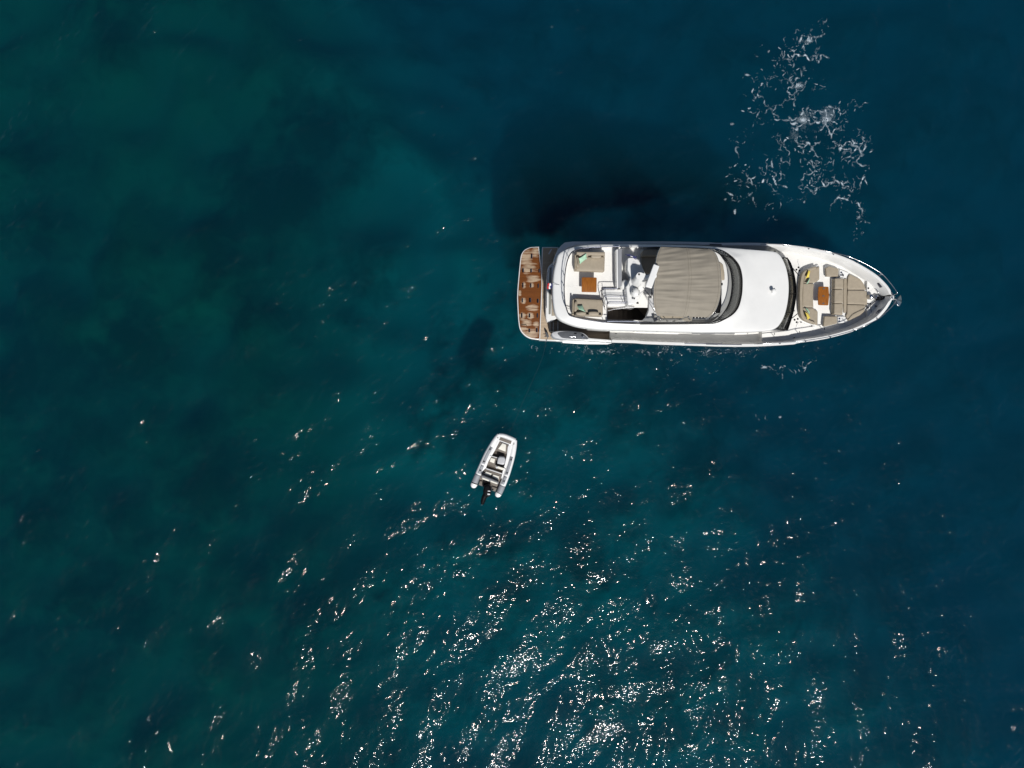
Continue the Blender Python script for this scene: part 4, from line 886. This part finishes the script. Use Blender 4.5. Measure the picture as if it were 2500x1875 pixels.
pillow('mint green pillow with pointed ends on the sofa beside the stair well', 'A', [(898, 1006), (985, 1000), (1024, 1106), (925, 1064)], F + .60, 'mint', 0.06, 0.18, 'mint pillows')
pillow('yellow pillow at the port end of the bow sofa', 'D', [(290, 520), (332, 516), (318, 612), (250, 640)], FD + .34, 'yellow', 0.07, 0.15, 'yellow pillows', (-1, 0))
pillow('mint green pillow tucked behind the yellow one at the port end of the bow sofa', 'D', [(318, 618), (332, 630), (300, 700), (262, 712)], FD + .30, 'mint', 0.06, 0.10, 'mint pillows', (-1, 0))
pillow('yellow pillow at the starboard end of the bow sofa', 'D', [(246, 1098), (300, 1112), (334, 1180), (282, 1214)], FD + .34, 'yellow', 0.07, 0.13, 'yellow pillows', (-1, 0))
pillow('mint green pillow behind the yellow one at the starboard end of the bow sofa', 'D', [(254, 1044), (290, 1040), (330, 1110), (308, 1124)], FD + .30, 'mint', 0.06, 0.10, 'mint pillows', (-1, 0))

# ================================================================== flags
def cloth(name, c, rows, m, parent, thick=0.006):
    """rows of plan points with height: a waving strip"""
    o = loft(name, rows, m, parent, smooth=80, solid=thick); return o
st0, st1 = P('A', 560, 720, 4.0), P('A', 520, 705, 4.9)
fl = thing('ensign_flag', P('A', 640, 720, 4.25), 'small red white and blue flag flying from a staff over the stern', 'flag')
tube('flag_staff', [P('A', 655, 716, 4.28), P('A', 600, 710, 4.35), P('A', 556, 704, 4.62), P('A', 545, 700, 4.9)], 0.012, 'steel', fl)
for k, (m_, x0, x1) in enumerate((('navy', 562, 540), ('flag_white', 540, 517), ('red', 517, 493))):
    rows = []
    for j in range(7):
        v = j / 6
        rows.append([P('A', x0 + (x1 - x0) * u + 5 * math.sin(v * 5 + u), 692 + v * 84 - (8 if k == 0 else 0) * v, 4.75 + 0.05 * math.sin(u * 3 + v * 6 + k)) for u in (0, .33, .67, 1)])
    cloth('flag_stripe', 'A', rows, m_, fl)
bg = thing('burgee_flag', P('G', 575, 385, 5.05), 'dark blue pennant with white lettering furled beside the mast', 'flag')
tube('flag_staff', [P('G', 580, 385, 5.05), P('G', 600, 330, 5.55)], 0.012, 'steel', bg)
rows = []
for j in range(13):
    u = j / 12
    rows.append([P('G', 612 - 235 * u, 318 + 30 * (1 - u) * (v - .3) * 2 - 72 * u + 8 * math.sin(u * 9) + 20 * v * (1 - u), 5.5 - 0.35 * v + .04 * math.sin(u * 11 + v * 3)) for v in (0, .33, .67, 1)])
cloth('pennant', 'G', rows, 'navy', bg)
rows2 = [[P('G', 540 - 52 * u, 300 - 17 * u + 14 * v, 5.54) for v in (0, 1)] for u in (0, .5, 1)]
cloth('pennant_mark', 'G', rows2, 'flag_white', bg)
for x, y in ((556, 372), (585, 362), (570, 390)): lathe('knot', P('G', x, y, 5.06), [(0.04, 0), (0.05, .04), (0.03, .09), (0, .09)], 'dark_grey', bg, 10)

# ================================================================== inflatable tender
ZT = 0.34
tq = P('T', 620, 760, 0.0)
td = thing('inflatable_tender', (tq.x, tq.y, 0.0), 'small white inflatable boat with grey panels and a black outboard engine', 'boat')
Lp = curve(PP('T', [(712, 228), (662, 292), (588, 412), (500, 570), (428, 730), (362, 880), (308, 1000), (270, 1100)], ZT), 6)
Rp = curve(PP('T', [(988, 322), (975, 420), (945, 580), (893, 770), (842, 930), (788, 1070), (735, 1200), (700, 1262)], ZT), 6)
def radii(n): return [float(np.interp(i / (n - 1), (0, .15, .4, 1), (0.125, 0.155, 0.18, 0.195))) for i in range(n)]
def endcap(path, r):
    d = (path[-1] - path[-2]).normalized(); pts = list(path); rs = list(r); e = path[-1]
    for a in (20, 40, 58, 74, 86): pts.append(e + d * rs[len(path) - 1] * 1.15 * math.sin(R(a))); rs.append(r[-1] * math.cos(R(a)) + 0.002)
    return pts, rs
for path in (Lp, Rp):
    p_, r_ = endcap(path, radii(len(path))); tube('tube_float', p_, r_, 'hypalon', td, sides=24)
bwp = curve([Lp[0] + Vector((-.02, -.03, 0)), P('T', 800, 248, ZT), P('T', 905, 288, ZT), Rp[0] + Vector((.02, -.03, 0))], 6)
tube('bow_float', bwp, 0.135, 'hypalon', td, sides=20)
def patch(name, path, i0, i1, a0, a1, m, side, grow=0.006, n=7):
    """panel lying on the tube: an arc of its section between two stations"""
    rs = radii(len(path)); rings = []
    for i in range(i0, i1 + 1):
        t = (path[min(i + 1, len(path) - 1)] - path[max(i - 1, 0)]).normalized(); s = t.cross(Vector((0, 0, 1))).normalized() * side; w = Vector((0, 0, 1))
        rings.append([path[i] + (s * math.cos(R(a0 + (a1 - a0) * k / n)) + w * math.sin(R(a0 + (a1 - a0) * k / n))) * (rs[i] + grow) for k in range(n + 1)])
    return loft(name, rings, m, td, smooth=60, solid=0.006)
nL = len(Lp)
for path, side in ((Lp, 1), (Rp, -1)):           # side: +1 means the arc opens towards +t x up
    inn = -1 if path is Lp else 1
    patch('grey_panel', path, 13, 24, 70, 125, 'hypalon_grey', -inn)
    patch('grey_panel', path, 25, 31, 70, 125, 'hypalon_grey', -inn)
    patch('grey_panel', path, 32, 40, 20, 160, 'hypalon_grey', -inn)
    patch('black_band', path, 40, 40 + 1, 20, 165, 'black', -inn, 0.008)
    for i in (14, 22, 28):
        patch('grab_handle', path, i, i + 1, 82, 104, 'black', -inn, 0.016)
    patch('bow_chafe_strip', path, 3, 5, 95, 108, 'black', -inn, 0.008)
# hull and liner
hullp = PP('T', [(735, 250), (960, 335), (930, 470), (880, 680), (815, 880), (755, 1040), (690, 1200), (560, 1190), (350, 1115), (395, 960), (460, 800), (540, 620), (640, 440)], 0.25)
prism('hull', hullp, -0.12, 0.22, 'dark_grey', td, bevel=0.03)
lin = PP('T', [(712, 250), (960, 338), (900, 440), (860, 580), (815, 740), (770, 880), (742, 1010), (700, 1110), (640, 1232), (590, 1215), (560, 1140), (420, 1090), (405, 1120), (345, 1108), (390, 900), (470, 740), (535, 600), (650, 420)], 0.4)
prism('deck_liner', lin, 0.1, 0.24, 'tender_deck', td, bevel=0.01)
# white inner sides
for pts in ([(690, 270), (735, 262), (720, 345), (640, 500), (580, 600), (525, 690), (480, 810), (440, 850), (400, 880), (455, 740), (535, 590), (615, 430)], [(920, 330), (958, 345), (920, 520), (870, 700), (805, 880), (760, 1000), (745, 990), (772, 870), (815, 720), (845, 590), (862, 440)]):
    prism('inner_side', PP('T', pts, 0.46), 0.1, 0.47, 'hypalon', td, bevel=0.03)
bw_ = prism('bow_step', PP('T', [(712, 248), (965, 335), (925, 405), (890, 410), (720, 345), (690, 300)], 0.48), 0.2, 0.48, 'hypalon', td, bevel=0.02)
prism('bow_tread', PP('T', [(735, 268), (932, 340), (915, 396), (710, 320)], 0.5), 0.47, 0.495, 'tender_deck', bw_, bevel=0.005)
prism('bow_locker', PP('T', [(722, 352), (882, 408), (850, 560), (820, 560), (650, 500)], 0.42), 0.2, 0.42, 'tender_deck', td, bevel=0.02)
prism('bow_cushion', PP('T', [(768, 372), (834, 398), (824, 525), (690, 474)], 0.48), 0.40, 0.48, 'cream', td, bevel=0.03, rnd=0.03)
prism('crossbar', PP('T', [(722, 340), (885, 398), (882, 410), (720, 352)], 0.5), 0.4, 0.5, 'dark_grey', td, bevel=0.01)
prism('floor_mat', PP('T', [(612, 508), (862, 562), (836, 650), (590, 600)], 0.26), 0.23, 0.256, 'carpet', td, bevel=0)
prism('floor_mat', PP('T', [(500, 755), (760, 850), (745, 905), (480, 815)], 0.26), 0.23, 0.256, 'carpet', td, bevel=0)
ss = prism('side_seat', PP('T', [(548, 600), (690, 640), (650, 770), (515, 715)], 0.42), 0.2, 0.42, 'tender_deck', td, bevel=0.02)
prism('seat_cushion', PP('T', [(566, 630), (640, 650), (624, 730), (542, 698)], 0.48), 0.4, 0.48, 'cream', ss, bevel=0.03, rnd=0.03)
prism('seat_bolster', PP('T', [(552, 588), (712, 636), (708, 650), (548, 602)], 0.5), 0.4, 0.5, 'pale_grey', ss, bevel=0.02)
cn = prism('helm_console', PP('T', [(690, 640), (720, 612), (800, 622), (822, 660), (805, 750), (772, 760), (672, 735)], 0.78), 0.2, 0.76, 'hull_grey', td, bevel=0.07, rnd=0.05, seg=4)
prism('console_dash', PP('T', [(665, 742), (800, 786), (790, 815), (655, 770)], 0.7), 0.2, 0.70, 'black', td, bevel=0.02)
prism('helm_seat', PP('T', [(650, 758), (795, 808), (772, 852), (645, 806)], 0.62), 0.2, 0.62, 'cream', td, bevel=0.04, rnd=0.03)
lathe('steering_wheel', P('T', 672, 800, 0.63), [(0.05, 0), (0.06, .01), (0.06, .03), (0.04, .04), (0, .04)], 'pale_grey', td, 16)
tube('throttle', [P('T', 795, 800, 0.6), P('T', 822, 828, 0.75)], 0.02, 'black', td)
bn = prism('aft_bench', PP('T', [(468, 830), (752, 925), (742, 1000), (700, 1060), (395, 950), (440, 870)], 0.42), 0.2, 0.42, 'tender_deck', td, bevel=0.02)
prism('bench_front', PP('T', [(480, 812), (762, 905), (755, 922), (470, 830)], 0.44), 0.2, 0.44, 'pale_grey', bn, bevel=0.015)
for pts in ([(478, 872), (580, 905), (566, 958), (452, 922)], [(606, 924), (712, 958), (696, 1024), (588, 974)]):
    prism('seat_cushion', PP('T', pts, 0.48), 0.4, 0.48, 'cream', bn, bevel=0.03, rnd=0.03)
bk = prism('bench_backrest', PP('T', [(402, 950), (420, 945), (560, 1000), (705, 1062), (690, 1098), (660, 1098), (540, 1050), (410, 1010), (398, 985)], 0.78), 0.2, 0.80, 'mid_grey', td, bevel=0.05, rnd=0.03)
for pts in ([(418, 975), (530, 1018), (528, 1048), (412, 1008)], [(560, 1028), (682, 1072), (672, 1098), (560, 1058)]):
    prism('back_pad', PP('T', pts, 0.84), 0.76, 0.83, 'cream', bk, bevel=0.02)
for pts in ([(372, 1040), (412, 1050), (408, 1122), (350, 1112)], [(588, 1140), (672, 1168), (642, 1230), (585, 1208)]):
    prism('stern_tread', PP('T', pts, 0.34), 0.2, 0.34, 'tender_deck', td, bevel=0.01)
tube('stern_eye', [P('T', 585, 1130, .36), P('T', 575, 1200, .36)], 0.012, 'steel', td)
lathe('fuel_cap', P('T', 600, 1192, 0.34), [(0.045, 0), (0.045, .02), (0, .02)], 'black', td, 12)
# outboard, tilted up
ob = prism('outboard_engine', PP('T', [(446, 1130), (520, 1092), (556, 1126), (572, 1200), (566, 1294), (520, 1326), (448, 1308), (424, 1230)], 0.85), 0.25, 0.88, 'black_gloss', td, bevel=0.10, rnd=0.06, seg=5)
tube('engine_leg', [P('T', 480, 1270, 0.6), P('T', 445, 1330, 0.55), P('T', 425, 1400, 0.5), P('T', 415, 1445, 0.45)], [0.17, 0.145, 0.13, 0.09], 'black', ob, sides=10)
tube('gearcase', [P('T', 465, 1370, 0.45), P('T', 425, 1415, 0.45), P('T', 395, 1440, 0.45)], [0.05, 0.08, 0.03], 'black', ob, sides=10)
prism('engine_bracket', PP('T', [(425, 1085), (545, 1080), (560, 1130), (440, 1150)], 0.6), 0.2, 0.58, 'black', ob, bevel=0.03)
for pts in ([(512, 1212), (555, 1216), (554, 1228), (511, 1224)], [(506, 1262), (552, 1268), (550, 1286), (504, 1280)]):
    prism('engine_decal', PP('T', pts, 0.885), 0.86, 0.886, 'flag_white', ob, bevel=0)
tube('tilt_arm', [P('T', 470, 1150, .7), P('T', 450, 1220, .75)], 0.025, 'steel', ob)
# tow rope
rp = curve([P('T', 872, 225, 0.42), P('T', 920, 120, 0.22), P('T', 985, 0, 0.12), P('W', 1275, 985, 0.08), P('W', 1300, 930, 0.12), P('W', 1325, 870, 0.25), P('A', 478, 1485, 0.62)], 8)
o = tube('tow_rope', rp, 0.005, 'rope', None); tag(o, 'thin dark rope running from the inflatable boat to the yacht stern', 'rope')

# ================================================================== foam on the water
m = bpy.data.materials.new('foam'); m.use_nodes = True; nt = m.node_tree; nt.nodes.clear(); L = nt.links.new
o_ = nt.nodes.new('ShaderNodeOutputMaterial'); an = nt.nodes.new('ShaderNodeAttribute'); an.attribute_name = 'cover'
tr = nt.nodes.new('ShaderNodeBsdfTransparent'); df = nt.nodes.new('ShaderNodeBsdfDiffuse'); df.inputs[0].default_value = (0.62, 0.70, 0.76, 1)
mx = nt.nodes.new('ShaderNodeMixShader'); L(an.outputs['Fac'], mx.inputs[0]); L(tr.outputs[0], mx.inputs[1]); L(df.outputs[0], mx.inputs[2]); L(mx.outputs[0], o_.inputs[0])
M['foam'] = m
def foam(label, c, x0, y0, x1, y1, cells, blobs, seed, lift=0.012, threads=760, extra=None):
    a, b = P(c, x0, y0), P(c, x1, y1); dx = 0.022
    nx = int((b.x - a.x) / dx); ny = int((a.y - b.y) / dx)
    xs = a.x + np.arange(nx) * dx; ys = b.y + np.arange(ny) * dx; xx, yy = np.meshgrid(xs, ys)
    brk = 0.75 * soft_noise(nx, ny, dx, 0.34, seed + 5) + 0.4 * soft_noise(nx, ny, dx, 0.12, seed + 7); fine = soft_noise(nx, ny, dx, 0.05, seed + 6)
    dens = np.zeros_like(xx)
    for px, py, rx, ry, s in blobs:
        q = P(c, px, py); k = 40 / FPX / PLAN[c][2]
        dens += s * np.exp(-((xx - q.x) / (rx * k)) ** 2 - ((yy - q.y) / (ry * k)) ** 2)
    # threads follow the eddies of a swirling flow
    th = -0.9 + 1.5 * soft_noise(nx, ny, dx, 0.75, seed + 3) + 0.8 * soft_noise(nx, ny, dx, 0.22, seed + 4)
    vx_, vy_ = np.cos(th), np.sin(th)
    r = np.random.default_rng(seed + 9); cov = np.zeros_like(xx)
    prob = np.clip(dens - 0.10, 0, 1.3).ravel() ** 1.15; prob /= prob.sum()
    starts = r.choice(prob.size, threads, p=prob)
    st = np.arange(-4, 5); gxs, gys = np.meshgrid(st, st)
    for s0 in starts:
        y, x = divmod(int(s0), nx); x = float(x); y = float(y); n = int(r.exponential(26) + 4); wd = r.uniform(0.35, 0.8) + 1.3 * r.random() ** 5; a0 = min(1.0, (0.16 + 0.75 * r.random() ** 2.2) * (0.55 + 0.75 * min(1.4, dens[int(y), int(x)])))
        jit = r.standard_normal((n, 2)).cumsum(0) * 0.10; ph = r.uniform(0, 9)
        for k in range(n):
            ix, iy = int(x), int(y)
            if not (5 <= ix < nx - 5 and 5 <= iy < ny - 5): break
            if dens[iy, ix] < 0.06: break
            u = k / n; tw = wd * (0.45 + 0.8 * math.sin(math.pi * min(1, u * 1.05))) * (0.75 + 0.6 * math.sin(k * 0.31 + ph)); tw = max(tw, 0.2)
            g = np.exp(-((gxs - (x - ix)) ** 2 + (gys - (y - iy)) ** 2) / (tw * tw)) * a0 * (0.65 + 0.35 * math.sin(k * 0.19 + ph))
            sl_ = cov[iy - 4:iy + 5, ix - 4:ix + 5]; np.maximum(sl_, g, out=sl_)
            x += vx_[iy, ix] * 1.1 + jit[k, 0] * .35; y += vy_[iy, ix] * 1.1 + jit[k, 1] * .35
    cov *= np.clip(0.75 + 0.35 * fine + 0.45 * brk, 0.0, 1)
    for px, py, rx, ry, s in (extra or ()):
        q = P(c, px, py); k = 40 / FPX / PLAN[c][2]
        g = s * np.exp(-((xx - q.x) / (rx * k)) ** 2 - ((yy - q.y) / (ry * k)) ** 2); cov = np.maximum(cov, g * np.clip(0.55 + 0.3 * fine + 0.3 * brk, 0, 1))
    cov = np.clip(cov * 1.15, 0, 0.95)
    keep = cov[:-1, :-1] + cov[1:, :-1] + cov[:-1, 1:] + cov[1:, 1:] > 0.10
    jj, ii = np.nonzero(keep); ids = jj * nx + ii
    f = np.stack([ids, ids + 1, ids + nx + 1, ids + nx], 1); used, inv = np.unique(f, return_inverse=True); inv = inv.reshape(f.shape)
    vx, vy = xx.ravel()[used], yy.ravel()[used]; v = np.stack([vx, vy, sea_z(vx, vy) + lift], 1)
    me = bpy.data.meshes.new('m'); nf = len(f)
    me.vertices.add(len(v)); me.vertices.foreach_set('co', v.ravel())
    me.loops.add(nf * 4); me.loops.foreach_set('vertex_index', inv.ravel().astype(np.int32))
    me.polygons.add(nf); me.polygons.foreach_set('loop_start', (np.arange(nf) * 4).astype(np.int32)); me.polygons.foreach_set('loop_total', np.full(nf, 4, np.int32))
    me.update(calc_edges=True)
    at = me.attributes.new('cover', 'FLOAT', 'POINT'); at.data.foreach_set('value', cov.ravel()[used].astype(np.float32))
    o = link('foam', me, 'foam', None, smooth=0); return tag(o, label, 'foam', kind='stuff')
foam('lacy white foam drifting on dark blue water off the port bow', 'F', -200, -60, 1320, 1640, 0.55,
     [(560, 180, 110, 90, 1.0), (520, 260, 130, 80, .7), (400, 400, 170, 90, .62), (540, 490, 140, 60, .85), (200, 520, 90, 90, .6), (280, 250, 120, 120, .35), (180, 680, 180, 100, .45), (80, 900, 90, 160, .42), (80, 1150, 110, 150, .45), (70, 1320, 90, 90, .45),
      (640, 730, 190, 70, 1.15), (450, 850, 90, 90, 1.0), (720, 790, 120, 60, .9), (840, 900, 170, 70, .8), (980, 920, 80, 60, .75), (840, 1010, 70, 60, .75), (520, 960, 70, 50, .7), (640, 920, 70, 40, .75), (610, 1060, 90, 70, .95), (330, 1100, 90, 90, .85), (600, 1240, 60, 60, .75),
      (720, 1190, 140, 50, .8), (640, 1120, 60, 90, .6), (820, 1290, 90, 80, .6), (930, 1180, 60, 160, .5), (940, 1480, 45, 90, .85), (920, 1570, 30, 40, .8), (320, 1360, 40, 110, .65), (450, 1340, 140, 40, .4), (860, 660, 120, 70, .5), (900, 1360, 130, 60, .42), (240, 1180, 120, 70, .5), (660, 70, 90, 40, .45)], 40,
     extra=[(700, 745, 26, 22, .9), (540, 750, 40, 16, .65), (715, 712, 42, 60, .13), (580, 800, 70, 60, .06), (535, 728, 60, 32, .11), (465, 850, 40, 60, .07), (575, 180, 20, 12, .7), (510, 500, 26, 16, .5)])
foam('thin foam wisps on the water along the starboard side of the yacht', 'W', 1820, 850, 2040, 1040, 0.2, [(1890, 905, 50, 14, .75), (1950, 893, 22, 20, .6), (1870, 1010, 60, 12, .38)], 60, threads=26)
foam('faint foam specks lapping along the starboard waterline of the yacht', 'W', 1280, 836, 1900, 880, 0.2, [(1300 + 38 * k, 849 + 5 * ((k * 7) % 3) + k * 0.45, 22, 6, .42 + .1 * ((k * 5) % 3)) for k in range(15)], 80, threads=70)
foam('small foam specks trailing behind the outboard engine', 'W', 1150, 1225, 1215, 1275, 0.1, [(1176, 1246, 6, 18, .9)], 70, threads=5)
